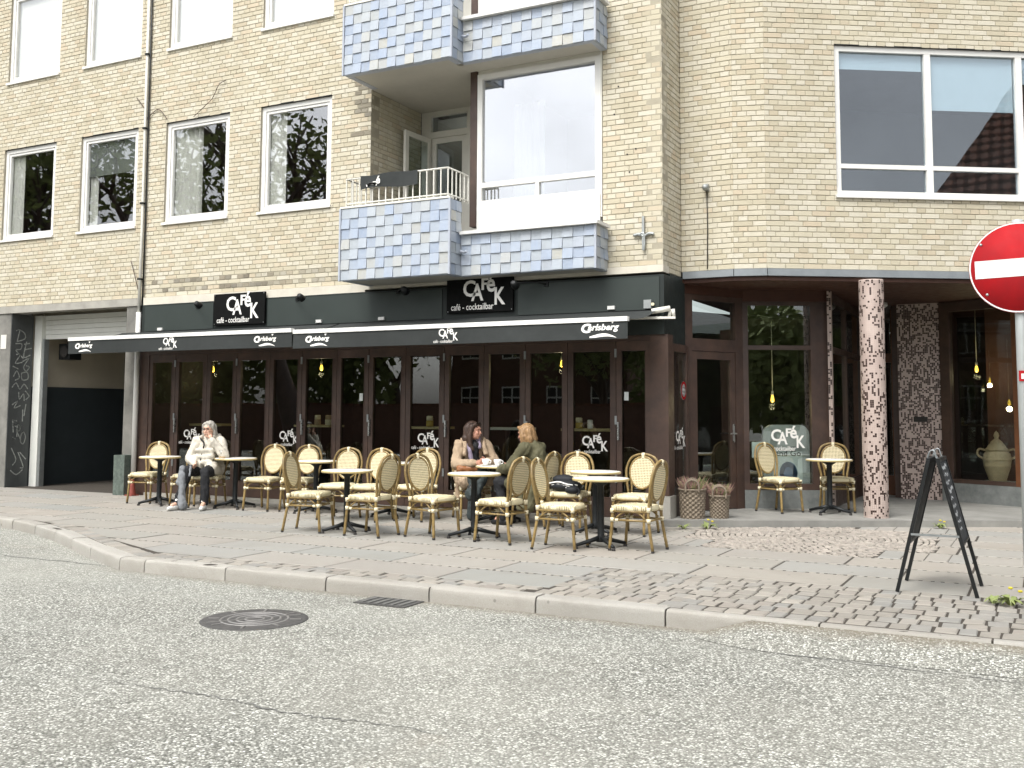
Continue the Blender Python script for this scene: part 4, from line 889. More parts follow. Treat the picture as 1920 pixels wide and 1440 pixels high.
for k, (P, s) in enumerate((((1.042, 3.2, 3.06), .2), ((1.98, 4.4, 3.06), .18))):
    t = thing('ceiling_lamp', ('flat round white lamp under the overhang, above entrance window', 'flat round white lamp under the overhang, behind the mosaic column')[k], 'lamp', P); MB().lathe([(.0, 0), (s * .8, .0), (s, .03), (s, .078)], 24).build('diffuser', 'white_paint', t)
INT = [(-8.5, 1.0, 'table at far left inside'), (-6.3, 1.1, ''), (-4.05, .85, ''), (-2.7, .9, ''), (-1.35, .8, '')]
il = ('tall narrow table inside the café, leftmost behind the folding doors', 'tall table inside the café behind the second door lettering', 'tall table with mustard pot behind the third door lettering', 'pale tall table inside the café behind the two talking women', 'tall table with jars inside the café behind the fourth door lettering')
for k, (x, y, _) in enumerate(INT):
    t = thing('bar_table', il[k], 'table', (x, y, .045), 0, 'tall tables inside the café'); MB().box(-.36, .36, -.2, .2, 1.1, 1.135).build('table_top', 'off_white' if k in (3,) else 'table_rim', t); MB().tube([(0, 0, .03), (0, 0, 1.1)], .035, 8).build('column', 'iron', t); MB().lathe([(.22, 0), (.2, .02), (.03, .04)], 16).build('foot', 'iron', t)
def pot(x, y, z, label, mats, s=1.0):
    t = thing('jar', label, 'jar', (x, y, z)); MB().lathe([(.04 * s, 0), (.045 * s, .01), (.045 * s, .07 * s), (.04 * s, .075 * s)], 14).build('body', mats[0], t); MB().lathe([(.041 * s, .076 * s), (.041 * s, .13 * s), (.03 * s, .135 * s)], 14).build('label_band', mats[1], t)
pot(-3.95, .75, 1.18, 'mustard and cream jar on the tall table behind third lettering', ('mustard', 'binding'), 1.2)
pot(-1.50, .75, 1.18, 'pale jar on the tall table behind fourth lettering, left one', ('mustard', 'binding'), 1.1); pot(-1.32, .72, 1.18, 'white squat jar on the tall table behind fourth lettering, right one', ('cup_white', 'cup_white'), .9)
pot(-6.25, 1.0, 1.18, 'brown jar on the tall table behind second lettering, left one', ('terracotta', 'binding'), 1.2); pot(-6.05, 1.02, 1.18, 'cream jar on the tall table behind second lettering, right one', ('binding', 'terracotta'), 1.2)
# grey pavement sign stored in the entrance window
gb = thing('grey_signboard', 'grey plastic signboard with rounded top and blue picture inside the entrance window', 'signboard', (.98, 2.40, .08), math.atan2(d2.y, d2.x))
pts = [(-.33, 0), (.33, 0), (.33, 1.0)] + [(.33 - .14 + .14 * math.cos(t), 1.0 + .14 * math.sin(t)) for t in (.4, .8, 1.2, 1.57)] + [(-.33 + .14 - .14 * math.sin(t), 1.0 + .14 * math.cos(t)) for t in (0, .4, .8, 1.2, 1.57)]
m = MB().prism(pts, 0, .07); m.v = [(x, z - .07, y + .02) for x, y, z in m.v]; m.build('board', 'board_grey', gb)
MB().box(-.2, .22, -.079, -.071, .2, .78).build('poster', 'poster_pale', gb); m = MB(); put(m, 'and Go', -.16, .2, .72, .80, .01, 0, -.0805); m.build('poster_words', 'sign_black', gb); MB().lathe([(0, 0), (.13, 0)], 14).build('blue_picture', 'blue_print', gb).matrix_local = Matrix.Translation((.02, -.0805, .48)) @ Matrix.Rotation(R(90), 4, 'X') @ Matrix.Scale(1.25, 4, (0, 1, 0))
pp = P1 + d2 * .12 - Vector(n2) * .052; o = MB().box(0, .15, 0, .002, 0, .22).build('paper_notice', 'poster_pale', sw); o.location = (pp.x, pp.y, .78); o.rotation_euler = (0, 0, math.atan2(d2.y, d2.x))

# ================================================================ AWNINGS, SIGNS, LAMPS ON THE FASCIA
def awning(x0, x1, zf, label, marks):
    t = thing('awning', label, 'awning', (x0, 0, 0), 0, 'café awnings'); L = x1 - x0; F = -1.2
    MB().box(0, L, -.17, -.07, 2.585, 2.70).build('cassette', 'black_metal', t)
    m = MB(); N = 16; vs = []
    for i in range(N + 1):
        for k in range(7):
            f = k / 6; vs.append((.01 + (L - .02) * i / N, -.15 + (F + .15) * f, 2.70 + (zf + .03 - 2.70) * f - .05 * math.sin(math.pi * f) * (.7 + .3 * math.sin(i * 1.3))))
    m.add(vs, [(i * 7 + k, i * 7 + k + 1, i * 7 + k + 8, i * 7 + k + 7) for i in range(N) for k in range(6)], True); m.build('canopy', 'awning_cloth', t)
    MB().box(0, L, F - .035, F + .035, zf, zf + .055).build('front_bar', 'white_bar', t)
    m = MB(); N = 60; vs = []; yv = lambda u: -.012 * math.sin(u * 1.7 + x0) - .006 * math.sin(u * 4.3)
    for i in range(N + 1):
        u = L * i / N
        for k in range(4): vs.append((u, F - .02 + yv(u) * k / 3, zf - .002 - .205 * k / 3))
    m.add(vs, [(i * 4 + k, i * 4 + k + 1, i * 4 + k + 5, i * 4 + k + 4) for i in range(N) for k in range(3)], True); m.build('valance', 'awning_cloth', t)
    for x in (.5, L - .5): MB().bar((x, -.15, 2.60), (x + (.5 if x < 1 else -.5), -.65, 2.53), .035, .05).bar((x + (.5 if x < 1 else -.5), -.65, 2.53), (x, F, zf + .01), .03, .045).build('folding_arm', 'grey_metal', t)
    for kind, u, w in marks:
        m = MB(); (carlsberg if kind == 'c' else logo)(m, w); vs = []
        for (x, y, z) in m.v: xx = u + x; zz = (zf - .145 if kind == 'c' else zf - .165) + z; vs.append((xx, F - .0245 + yv(xx) * min(1, max(0, (zf - zz) / .205)), zz))
        m.v = vs; m.build('valance_lettering', 'letter_white', t)
    return t
awning(-9.50, -5.0, 2.50, 'dark awning over the left folding doors, reaching past the garage pier', [('c', .16, .40), ('l', 1.98, .37), ('c', 3.82, .42)])
awning(-4.97, -.02, 2.475, 'dark awning over the right folding doors, ending at the corner post', [('c', .22, .42), ('l', 2.28, .37), ('c', 4.36, .50)])
def shop_sign(x, z, label):
    t = thing('shop_sign', label, 'sign', (x, -.075, z)); MB().box(0, 1.05, -.03, .006, 0, .5).build('panel', 'sign_black', t); m = MB(); logo(m, .86); o = tag(m.build('lettering', 'letter_white', t), kind='stuff'); o.location = (.075, -.0335, .09)
    for a, b in ((.02, .02), (1.03, .02), (.02, .48), (1.03, .48)): MB().lathe([(.008, 0), (.006, .004)], 6).build('screw', 'zinc', t).matrix_local = Matrix.Translation((a, -.03, b)) @ Matrix.Rotation(R(90), 4, 'X')
shop_sign(-7.515, 2.765, 'black sign with staggered white letters left on the fascia, under brick wall'); shop_sign(-3.16, 2.785, 'black sign with staggered white letters right on the fascia, under the balcony')
for k, (x, z, s) in enumerate(((-7.9, 3.1, -1), (-5.85, 3.12, -1), (-4.0, 3.13, -1), (-1.62, 3.12, 1))):
    t = thing('spotlight', ('black arm spotlight left of the left fascia sign', 'black arm spotlight between the two fascia signs, nearer the left sign', 'arm spotlight with pale lens just left of the right fascia sign', 'black arm spotlight right of the right fascia sign')[k], 'spotlight', (x, -.068, z), 0, 'fascia spotlights')
    MB().box(-.03, .03, -.02, 0, -.03, .03).tube(smoothpath([(0, -.02, 0), (s * -.12, -.14, .02), (s * -.3, -.3, -.0)]), .010, 6).build('arm', 'black_metal', t)
    MB().lathe([(.02, -.06), (.04, -.05), (.05, .0), (.055, .05)], 14).build('lamp_head', 'black_metal', t).matrix_local = Matrix.Translation((s * -.32, -.32, -.02)) @ Matrix.Rotation(R(-115), 4, 'X'); MB().lathe([(.0, .0), (.048, .0)], 14).build('lens', 'zinc', t).matrix_local = Matrix.Translation((s * -.32, -.32, -.02)) @ Matrix.Rotation(R(-115), 4, 'X') @ Matrix.Translation((0, 0, .045))
for k, (x, z) in enumerate(((-8.7, 2.745), (-5.42, 2.758), (-4.28, 2.755), (-.68, 2.76))): tag(MB().box(x - .05, x + .05, -.1, -.068, z - .02, z + .025).build('awning_clip', 'white_paint'), 'small white clip on the fascia, %s' % ('below the leftmost spotlight', 'between signs, left one', 'between signs, right one', 'right of the right sign')[k], 'clip', 'white clips on the fascia')
sb = thing('sensor_box', 'small grey metal box on the fascia near the corner', 'box', (-.17, -.067, 2.78)); MB().box(-.05, .05, -.06, 0, -.05, .06).build('housing', 'zinc', sb); MB().lathe([(.02, 0), (.02, .03)], 10).build('knob', 'binding', sb).matrix_local = Matrix.Translation((.07, -.03, 0)) @ Matrix.Rotation(R(90), 4, 'X')
cc = thing('camera_bracket', 'white security camera on a pale arm at the fascia corner', 'camera', (.03, -.03, 2.62))
MB().bar((-.42, -.22, -.02), (.16, -.06, -.02), .05, .03).build('arm', 'off_white', cc); MB().tube([(.08, -.06, .0), (.1, -.06, .09)], .022, 8).tube([(.14, -.06, .0), (.13, -.06, .09)], .022, 8).build('mount', 'off_white', cc); MB().tube([(.1, -.08, .1), (-.12, -.16, .06)], .035, 10).build('camera_body', 'off_white', cc)

# ================================================================ CHAIRS AND TABLES
def make_chair():
    t = thing('rattan_chair', '', 'chair')
    # seat pad, rounded trapezoid, slightly domed
    out = []; 
    for k in range(28):
        a = 2 * math.pi * k / 28; c, s = math.cos(a), math.sin(a); sx = math.copysign(abs(c) ** .55, c); sy = math.copysign(abs(s) ** .55, s)
        y = sy * .215; out.append((sx * (.205 - .03 * sy), y))
    m = MB(); vs = []
    for (f, z) in ((.95, .405), (1.0, .415), (1.0, .447), (.95, .46), (.6, .468), (.0, .47)): vs += [(x * f, y * f, z) for x, y in out]
    n = len(out); m.add(vs, [(i * n + k, i * n + (k + 1) % n, (i + 1) * n + (k + 1) % n, (i + 1) * n + k) for i in range(5) for k in range(n)] + [tuple(reversed(range(n)))], True); m.build('seat', WEAVES, t)
    by = lambda z: .205 + (z - .45) * .16            # back leans back
    # woven oval back
    oval = lambda f: [(math.cos(2 * math.pi * k / 26) * .15 * f * (1 + .08 * math.sin(2 * math.pi * k / 26)), .695 + math.sin(2 * math.pi * k / 26) * .175 * f) for k in range(26)]
    m = MB(); vs = []; o1 = oval(1)
    for dy in (-.008, .008): vs += [(x, by(z) + dy, z) for x, z in o1]
    n = 26; m.add(vs, [tuple(range(n)), tuple(reversed(range(n, 2 * n)))] + [(k, n + k, n + (k + 1) % n, (k + 1) % n) for k in range(n)], False); m.build('backrest', WEAVE, t)
    MB().tube([(x, by(z), z) for x, z in oval(1.06)], .0135, 7, closed=True).build('back_ring', 'bamboo', t)
    hoop = [(-.165, .2, .43), (-.175, by(.5), .5), (-.2, by(.62), .62), (-.205, by(.74), .74), (-.16, by(.855), .855), (-.08, by(.9), .9), (0, by(.91), .91)]
    hoop += [(-x, y, z) for x, y, z in reversed(hoop[:-1])]
    MB().tube(smoothpath(hoop, 4), .0155, 8).tube(smoothpath([(-.125, by(.46), .46), (-.13, by(.55), .55), (-.155, by(.66), .66)], 3), .012, 6).tube(smoothpath([(.125, by(.46), .46), (.13, by(.55), .55), (.155, by(.66), .66)], 3), .012, 6).build('back_frame', 'bamboo', t)
    for s in (-1, 1):
        l = MB().tube(smoothpath([(s * .168, .2, .44), (s * .175, .205, .3), (s * .192, .255, .012)], 4), .0165, 8).build('leg', 'bamboo', t); MB().lathe([(.017, 0), (.0175, .022)], 8, (s * .192, .255, 0)).build('foot_cap', 'rubber', l)
        l = MB().tube(smoothpath([(s * .19, -.185, .42), (s * .19, -.19, .3), (s * .2, -.215, .012)], 4), .0165, 8).build('leg', 'bamboo', t); MB().lathe([(.017, 0), (.0175, .022)], 8, (s * .2, -.215, 0)).build('foot_cap', 'rubber', l)
    m = MB(); zz = .315
    m.tube([(-.19, -.19, zz), (.19, -.19, zz)], .0105, 6).tube([(-.175, .21, zz), (.175, .21, zz)], .0105, 6).tube([(-.19, -.19, zz - .004), (-.175, .21, zz - .004)], .0105, 6).tube([(.19, -.19, zz - .004), (.175, .21, zz - .004)], .0105, 6); m.build('stretcher', 'bamboo', t)
    m = MB()
    for s in (-1, 1):
        m.tube(smoothpath([(s * .188, -.15, .33), (s * .184, -.07, .39), (s * .182, .0, .4), (s * .178, .09, .39), (s * .174, .17, .33)], 3), .009, 6)
        m.tube(smoothpath([(s * .165, -.19, .33), (s * .09, -.195, .39), (0, -.197, .4)], 3), .009, 6)
    m.tube([(-.192, -.205, .405), (.192, -.205, .405)], .011, 6).tube([(-.2, -.19, .4), (-.178, .2, .4)], .011, 6).tube([(.2, -.19, .4), (.178, .2, .4)], .011, 6); m.build('apron_hoops', 'bamboo', t)
    m = MB()
    for s in (-1, 1):
        m.tube([(s * .19, -.188, .295), (s * .19, -.188, .335)], .0225, 8).tube([(s * .175, .206, .295), (s * .175, .206, .335)], .0225, 8).tube([(s * .191, -.187, .385), (s * .191, -.187, .43)], .0225, 8).tube([(s * .169, .2, .40), (s * .17, .202, .45)], .0225, 8)
        m.tube([(s * .13, -.19, .315), (s * .165, -.19, .315)], .016, 6).tube([(s * .188, -.155, .311), (s * .187, -.12, .311)], .016, 6)
    m.tube([(-.019, by(.905), .905), (.019, by(.905), .905)], .024, 8).box(-.014, .014, by(.885) - .018, by(.885) + .018, .865, .9); tag(m.build('joint_binding', 'binding', t), kind='stuff')
    return t
def make_table():
    t = thing('bistro_table', '', 'table')
    MB().lathe([(.0, .694), (.29, .694), (.293, .716), (.288, .72), (.0, .721)], 40).build('table_top', 'table_white', t); MB().lathe([(.2935, .692), (.299, .694), (.301, .705), (.299, .716), (.2935, .7165)], 40, cap=False).build('rim', 'table_rim', t)
    MB().lathe([(.05, .06), (.036, .1), (.034, .64), (.11, .692)], 16).build('column', 'iron', t)
    for k in range(4):
        a = math.pi / 4 + k * math.pi / 2; c, s = math.cos(a), math.sin(a)
        f = MB().tube([(c * .03, s * .03, .1), (c * .12, s * .12, .075), (c * .29, s * .29, .035)], [.026, .022, .016], 8).build('foot', 'iron', t); MB().lathe([(.02, 0), (.022, .008), (.014, .03)], 8, (c * .285, s * .285, 0)).build('foot_pad', 'rubber', f)
    return t
CH0 = make_chair(); TB0 = make_table(); used = {'c': False, 't': False}
def chair(x, y, ang, label, z=0, ):
    o = CH0 if not used['c'] else copy_tree(CH0); used['c'] = True
    o.location = (x, y, z); o.rotation_euler = (0, 0, R(ang + 90)); return tag(o, label, 'chair', 'rattan café chairs')
def table(x, y, label, z=0, rz=0):
    o = TB0 if not used['t'] else copy_tree(TB0); used['t'] = True
    o.location = (x, y, z); o.rotation_euler = (0, 0, R(rz)); return tag(o, label, 'table', 'round bistro tables')
TB = {}
for k, x, y, rz, lb in (('T1', -7.5, -1.15, 8, 'round white table at the far left, left of the woman in white'), ('T2', -6.2, -.95, 5, 'round white table with plastic cup, at the elbow of the woman in white'),
    ('T3', -4.70, -1.0, 0, 'round white table by the doors behind the front row, left of the salt shaker table'), ('T4', -2.98, -2.62, 12, 'leftmost round white table of the front row'),
    ('T5', -3.52, -.85, 0, 'round white table with a salt shaker, by the doors'), ('T6', -1.43, -2.35, -6, 'middle round white table of the front row'),
    ('T7', -1.95, -.78, 0, 'round white table with two coffee cups between the talking women'), ('T8', -.40, -1.30, 10, 'round white table behind the rightmost front-row table'),
    ('T9', .13, -2.42, 4, 'rightmost round white table of the front row'), ('T10', 1.72, 1.66, 30, 'round white table beside the mosaic column, on the step')):
    TB[k] = table(x, y, lb, .08 if k == 'T10' else 0, rz)
for x, y, a, lb in ((-7.95, -.95, -78, 'leftmost rattan chair of the terrace, facing the street'), (-7.13, -.90, -76, 'empty rattan chair immediately left of the woman in white'), (-6.66, -1.02, -66, 'rattan chair carrying the woman in white'),
    (-5.66, -.95, -82, 'rattan chair right of the table with plastic cup, back to the doors'), (-5.12, -.82, -78, 'rattan chair left of the table nearest the second door lettering'),
    (-3.42, -2.74, 14, 'front-row rattan chair facing right at leftmost front table'), (-2.57, -2.72, 178, 'front-row rattan chair facing left at leftmost front table'),
    (-3.97, -1.45, -80, 'rattan chair behind leftmost front table, left one of an overlapping pair'), (-3.5, -1.40, -86, 'rattan chair behind leftmost front table, right one of an overlapping pair'),
    (-3.0, -1.08, -88, 'rattan chair right of the salt shaker table'), (-1.87, -2.50, -14, 'front-row rattan chair facing right at middle front table'), (-1.0, -2.50, 171, 'front-row rattan chair facing left at middle front table'),
    (-2.46, -.58, -46, 'rattan chair carrying the woman in beige coat'), (-1.36, -.95, 176, 'rattan chair carrying the woman in olive coat'),
    (-.20, -2.68, 4, 'front-row rattan chair facing right at rightmost front table'), (.52, -2.40, 177, 'front-row rattan chair facing left at rightmost front table, nearest corner post'),
    (-.80, -1.12, -86, 'rattan chair with the dark bag on its seat'), (.02, -1.12, -92, 'rattan chair by the corner post, facing the street')): chair(x, y, a, lb)
chair(1.08, 1.60, -30, 'rattan chair before the grey signboard in the entrance window', .08); chair(1.74, 2.06, -72, 'rattan chair behind the table beside the mosaic column', .08)

# things on the tables ---------------------------------------------------------
def cup(x, y, z, label):
    t = thing('coffee_cup', label, 'cup', (x, y, z)); MB().lathe([(.0, .0), (.035, 0), (.07, .008), (.072, .012), (.03, .009)], 20).build('saucer', 'cup_white', t); MB().lathe([(.024, .01), (.03, .016), (.046, .05), (.05, .085), (.047, .085), (.04, .045), (.02, .02)], 20).build('bowl', 'cup_white', t); MB().tube(smoothpath([(.046, 0, .07), (.075, 0, .065), (.07, 0, .035), (.04, 0, .035)]), .005, 6).build('handle', 'cup_white', t)
zt = .721
cup(-2.08, -.90, zt, 'white coffee cup nearer the woman in beige'); cup(-1.88, -.95, zt, 'white coffee cup nearer the woman in olive')
tr = thing('folded_menu', 'dark folded menu lying beside the coffee cups', 'menu', (-1.83, -.66, zt), .4); MB().box(-.1, .1, -.07, .07, 0, .008).build('back_cover', 'bag_navy', tr); MB().box(-.095, .095, -.065, .065, .0085, .016).build('pages', 'poster_pale', tr); MB().box(-.1, .1, -.07, .07, .0165, .022).build('front_cover', 'bag_navy', tr)
pc = thing('plastic_cup', 'clear plastic cup on the table beside the woman in white', 'cup', (-6.33, -1.1, zt)); MB().lathe([(.0, .002), (.032, .002), (.043, .115), (.041, .115), (.03, .006), (.0, .006)], 18).build('wall', 'cup_plastic', pc); MB().lathe([(.0, .007), (.029, .007), (.033, .03), (.0, .031)], 18).build('drink', 'mustard', pc)
at = thing('ashtray', 'small dark ashtray on the table beside the woman in white', 'ashtray', (-6.25, -1.18, zt)); MB().lathe([(.0, .0), (.045, .0), (.05, .025), (.045, .025), (.038, .008), (.0, .008)], 18).build('bowl', 'terracotta', at)
ss = thing('salt_shaker', 'small white salt shaker on a table by the doors', 'shaker', (-3.66, -.98, zt)); MB().lathe([(.022, 0), (.026, .006), (.022, .06), (.02, .065)], 14).build('body', 'cup_white', ss); MB().lathe([(.021, .066), (.019, .08), (.0, .086)], 14).build('lid', 'steel', ss)
bg_ = thing('cloth_bag', 'dark bag with white stripes lying on a chair seat', 'bag', (-.82, -1.2, .47), .1)
m = MB(); m.ball((0, 0, .06), (.2, .14, .075), 18, 10); m.ball((-.04, .05, .13), (.15, .08, .06), 14, 8); m.ball((.12, -.1, .02), (.1, .08, .05), 12, 8); m.build('body', 'bag_navy', bg_)
m = MB()
for k in range(3): m.tube(smoothpath([(-.18 + .03 * k, -.09, .09 - .02 * k), (-.05, -.125 + .003 * k, .11 - .025 * k), (.06, -.13, .085 - .02 * k), (.18, -.1, .075 - .025 * k)]), .009 if k == 0 else .004, 5)
m.build('stripes', 'letter_white', bg_); MB().tube(smoothpath([(.1, -.1, .1), (.22, -.16, .02), (.2, -.2, -.03)]), .012, 6).build('strap', 'bag_navy', bg_)

# ================================================================ PEOPLE
def remesh(mb, vox, smooth=3):
    me = mb.mesh('tmp', 'skin'); o = bpy.data.objects.new('tmp', me); COL.objects.link(o)
    r = o.modifiers.new('r', 'REMESH'); r.mode = 'VOXEL'; r.voxel_size = vox
    s = o.modifiers.new('s', 'SMOOTH'); s.factor = .5; s.iterations = smooth
    dg = bpy.context.evaluated_depsgraph_get(); out = bpy.data.meshes.new_from_object(o.evaluated_get(dg)); bpy.data.objects.remove(o)
    out.polygons.foreach_set('use_smooth', [True] * len(out.polygons)); out.materials.clear(); return out
def solid(name, mb, vox, mat, parent, smooth=3):
    me = remesh(mb, vox, smooth)
    if vox > .0105:                       # cloth: folds
        nn = [v.normal.copy() for v in me.vertices]
        for v, n_ in zip(me.vertices, nn):
            q = V((v.co.x * 16 + v.co.z * 5, v.co.y * 16, v.co.z * 9)); f_ = mnoise.noise(q) + .5 * mnoise.noise(q * 2.3); v.co += n_ * (.016 * f_ - .006 * abs(mnoise.noise(q * 1.4)))
    elif mat.startswith('hair'):
        nn = [v.normal.copy() for v in me.vertices]
        for v, n_ in zip(me.vertices, nn): q = V((v.co.x * 90, v.co.y * 90, v.co.z * 7)); v.co += n_ * (.006 * mnoise.noise(q) + .004 * mnoise.noise(q * .4))
    me.update()
    me.materials.append(mat_of(mat)); return link(name, me, parent)
V = Vector
def hand(m, w, fwd, side, curl=.5, s=1.0):
    """palm plus five separate fingers; fwd = finger direction, side = thumb side"""
    w = V(w); f = V(fwd).normalized(); t = V(side); t = (t - f * t.dot(f)).normalized(); n = f.cross(t)
    pal = w + f * .05 * s; m.ball(pal, (.045 * s, .04 * s, .018 * s), 10, 8, Matrix((f, t, n)).transposed()); m.capsule(w, pal, .024 * s, .03 * s, 8)
    for k, L in enumerate((.068, .078, .072, .056)):
        a = w + f * .082 * s + t * (.030 - .020 * k) * s; d1_ = (f + n * curl * .5).normalized(); b = a + d1_ * L * .5 * s; d2_ = (f + n * curl * 1.6).normalized(); c = b + d2_ * L * .5 * s; m.capsule(a - f * .02 * s, b, .0095 * s, .0088 * s, 6); m.capsule(b, c, .0088 * s, .0075 * s, 6)
    a = w + f * .03 * s + t * .03 * s; b = a + (f * .6 + t).normalized() * .035 * s; c = b + (f + t * .3 + n * curl * .4).normalized() * .03 * s; m.capsule(a, b, .013 * s, .010 * s, 6); m.capsule(b, c, .010 * s, .008 * s, 6)
def rotm(f, up=(0, 0, 1)):
    f = V(f).normalized(); u = V(up); x = f.cross(u).normalized(); u = x.cross(f); return Matrix((x, f, u)).transposed()   # local y = facing
def head(m, c, f, tilt=0):
    """skull, jaw, nose, ears; f = facing"""
    r = rotm(f); c = V(c); q = lambda x, y, z: c + r @ V((x, y, z))
    m.ball(c + r @ V((0, -.012, .02)), (.074, .092, .098), 16, 12, r); m.ball(q(0, .022, -.05), (.056, .062, .062), 14, 10, r)
    m.ball(q(0, .056, -.088), (.026, .022, .02), 10, 8, r); m.capsule(q(0, .082, .012), q(0, .1, -.028), .008, .0125, 8)
    m.ball(q(-.033, .066, -.026), (.024, .02, .022), 8, 6, r); m.ball(q(.033, .066, -.026), (.024, .02, .022), 8, 6, r); m.ball(q(0, .076, .034), (.05, .018, .012), 8, 6, r); m.capsule(q(-.02, .082, -.058), q(.02, .082, -.058), .0085, .0085, 6)
    for s in (-1, 1): m.ball(q(s * .076, -.006, -.01), (.01, .02, .032), 8, 6, r)
def eyes(parent, c, f):
    r = rotm(f); c = V(c); m = MB()
    for s in (-1, 1): m.ball(c + r @ V((s * .031, .077, .012)), (.012, .006, .006), 8, 6, r)
    m.build('eyes', 'lens_dark', parent); m = MB(); m.capsule(c + r @ V((-.017, .089, -.0585)), c + r @ V((.017, .089, -.0585)), .0042, .0042, 6); m.build('lips', 'heather', parent)
    m = MB()
    for s in (-1, 1): m.capsule(c + r @ V((s * .018, .088, .034)), c + r @ V((s * .045, .078, .034)), .004, .003, 5)
    m.build('eyebrows', 'hair_brown', parent)
def spectacles(parent, c, f, up=0.012, name='glasses', lens=False, th=.0016):
    r = rotm(f); c = V(c); q = lambda x, y, z: c + r @ V((x, y, z)); m = MB()
    for s in (-1, 1):
        m.tube([q(s * .033 + .025 * math.cos(t), .098, up + .019 * math.sin(t)) for t in [k * math.pi / 6 for k in range(12)]], th, 5, closed=True); m.tube([q(s * .058, .096, up), q(s * .078, .04, up), q(s * .08, -.02, up)], .0025, 5)
    m.tube([q(-.009, .099, up + .004), q(.009, .099, up + .004)], .0025, 5); o = m.build(name, 'lens_dark', parent)
    if lens:
        m = MB()
        for s in (-1, 1): m.ball(q(s * .033, .097, up), (.025, .003, .019), 12, 6, r)
        m.build('dark_lenses', 'lens_dark', parent)
def shoe(parent, an, toe, mat, h=.06):
    an, toe = V(an), V(toe); m = MB(); m.capsule((an.x, an.y, an.z + h * .5), (an.x, an.y, .045), .046, .042); f = (toe - an); f.z = 0; f.normalize()
    m.capsule((an.x - f.x * .035, an.y - f.y * .035, .04), (an.x + f.x * .09, an.y + f.y * .09, .042), .04, .042); m.capsule((an.x + f.x * .07, an.y + f.y * .07, .045), (an.x + f.x * .165, an.y + f.y * .165, .033), .042, .03)
    me = remesh(m, .009, 2)
    for v in me.vertices: v.co.z = max(.004, v.co.z)
    me.materials.append(mat_of(mat)); link('shoe', me, parent)
def person(label, loc, rz, J, skin_, hd, cloth):
    t = thing('person', label, 'person', loc, rz); g = lambda k: V(J[k]); m = MB()
    m.capsule(g('pel') + V((-.07, 0, 0)), g('pel') + V((.07, 0, 0)), .11, .11); m.capsule(g('pel'), g('che'), .115, .125); m.capsule(g('shL'), g('shR'), .055, .055); m.capsule(g('che'), g('nek'), .1, .05); m.capsule(g('nek'), V(hd['c']) + V((0, 0, -.03)), .048, .05)
    head(m, hd['c'], hd['f'])
    for s in 'LR':
        m.capsule(g('sh' + s), g('el' + s), .047, .038); m.capsule(g('el' + s), g('wr' + s), .038, .026); m.capsule(g('hip' + s), g('kn' + s), .078, .055); m.capsule(g('kn' + s), g('an' + s), .052, .036); m.capsule(g('an' + s), V(J['to' + s]) * .6 + g('an' + s) * .4, .034, .03)
        hd_ = J['hand' + s]; hand(m, g('wr' + s), hd_[0], hd_[1], hd_[2])
    solid('body', m, .0068, skin_, t, 2); eyes(t, hd['c'], hd['f']); return t
def trousers(t, J, mat, r=(.098, .078, .074, .06), keys='LR', name='trousers'):
    m = MB(); g = lambda k: V(J[k])
    if len(keys) == 2: m.capsule(g('pel') + V((-.07, 0, -.0)), g('pel') + V((.07, 0, 0)), .128, .128)
    for s in keys: m.capsule(g('hip' + s), g('kn' + s), r[0], r[1]); m.capsule(g('kn' + s), g('an' + s) + V((0, 0, -.005)), r[2], r[3])
    return solid(name, m, .012, mat, t, 3)
# --- woman in white
J = dict(pel=(0, .03, .56), che=(.015, -.01, .86), nek=(.02, -.03, 1.0), shL=(.175, -.02, .95), shR=(-.165, -.01, .955), elL=(.29, -.17, .77), wrL=(.11, -.21, .985), elR=(-.25, -.08, .70), wrR=(-.09, -.30, .635),
    hipL=(.09, .0, .54), hipR=(-.09, .0, .54), knL=(.11, -.43, .53), knR=(-.14, -.44, .545), anL=(.13, -.50, .10), anR=(-.23, -.56, .10), toL=(.15, -.68, .05), toR=(-.30, -.72, .05),
    handL=((-.35, .25, .75), (-.6, -.6, .2), .9), handR=((.35, -.85, -.25), (.2, .2, .9), .6))
HC = (.015, -.075, 1.125); HF = (-.18, -1, -.05)
p1 = person('grey-haired woman in white jacket sitting with hand at her chin', (-6.66, -1.02, 0), R(24), J, 'skin_pale', dict(c=HC, f=HF), None)
g = lambda k: V(J[k])
m = MB(); m.capsule(g('pel') + V((-.09, -.02, .0)), g('pel') + V((.09, -.02, 0)), .15, .15); m.capsule(g('pel') + V((0, 0, .05)), g('che'), .15, .15); m.capsule(g('shL'), g('shR'), .085, .085); m.capsule(g('che') + V((0, .01, .06)), g('nek') + V((0, .01, -.01)), .13, .088)
for s in 'LR': m.capsule(g('sh' + s), g('el' + s), .082, .076); m.capsule(g('el' + s), g('wr' + s), .074, .052)
m.capsule(g('hipL') + V((.02, -.06, .02)), g('hipL') + V((.03, -.2, .03)), .12, .10); m.capsule(g('hipR') + V((-.02, -.06, .02)), g('hipR') + V((-.03, -.19, .03)), .12, .10)
for (a, b, r_) in (((.08, -.17, .66), (-.12, -.17, .64), .05), ((.1, -.165, .74), (-.13, -.15, .73), .05), ((.12, -.16, .82), (-.1, -.16, .83), .045)): m.capsule(a, b, r_, r_)
solid('jacket', m, .012, 'jacket_white', p1, 3)
m = MB(); m.tube(smoothpath([(-.115, -.035, 1.03), (-.07, -.145, .985), (-.01, -.18, .93), (-.03, -.185, .80), (-.05, -.19, .68)]), .011, 6); m.build('zip_edge', 'trouser_black', p1)
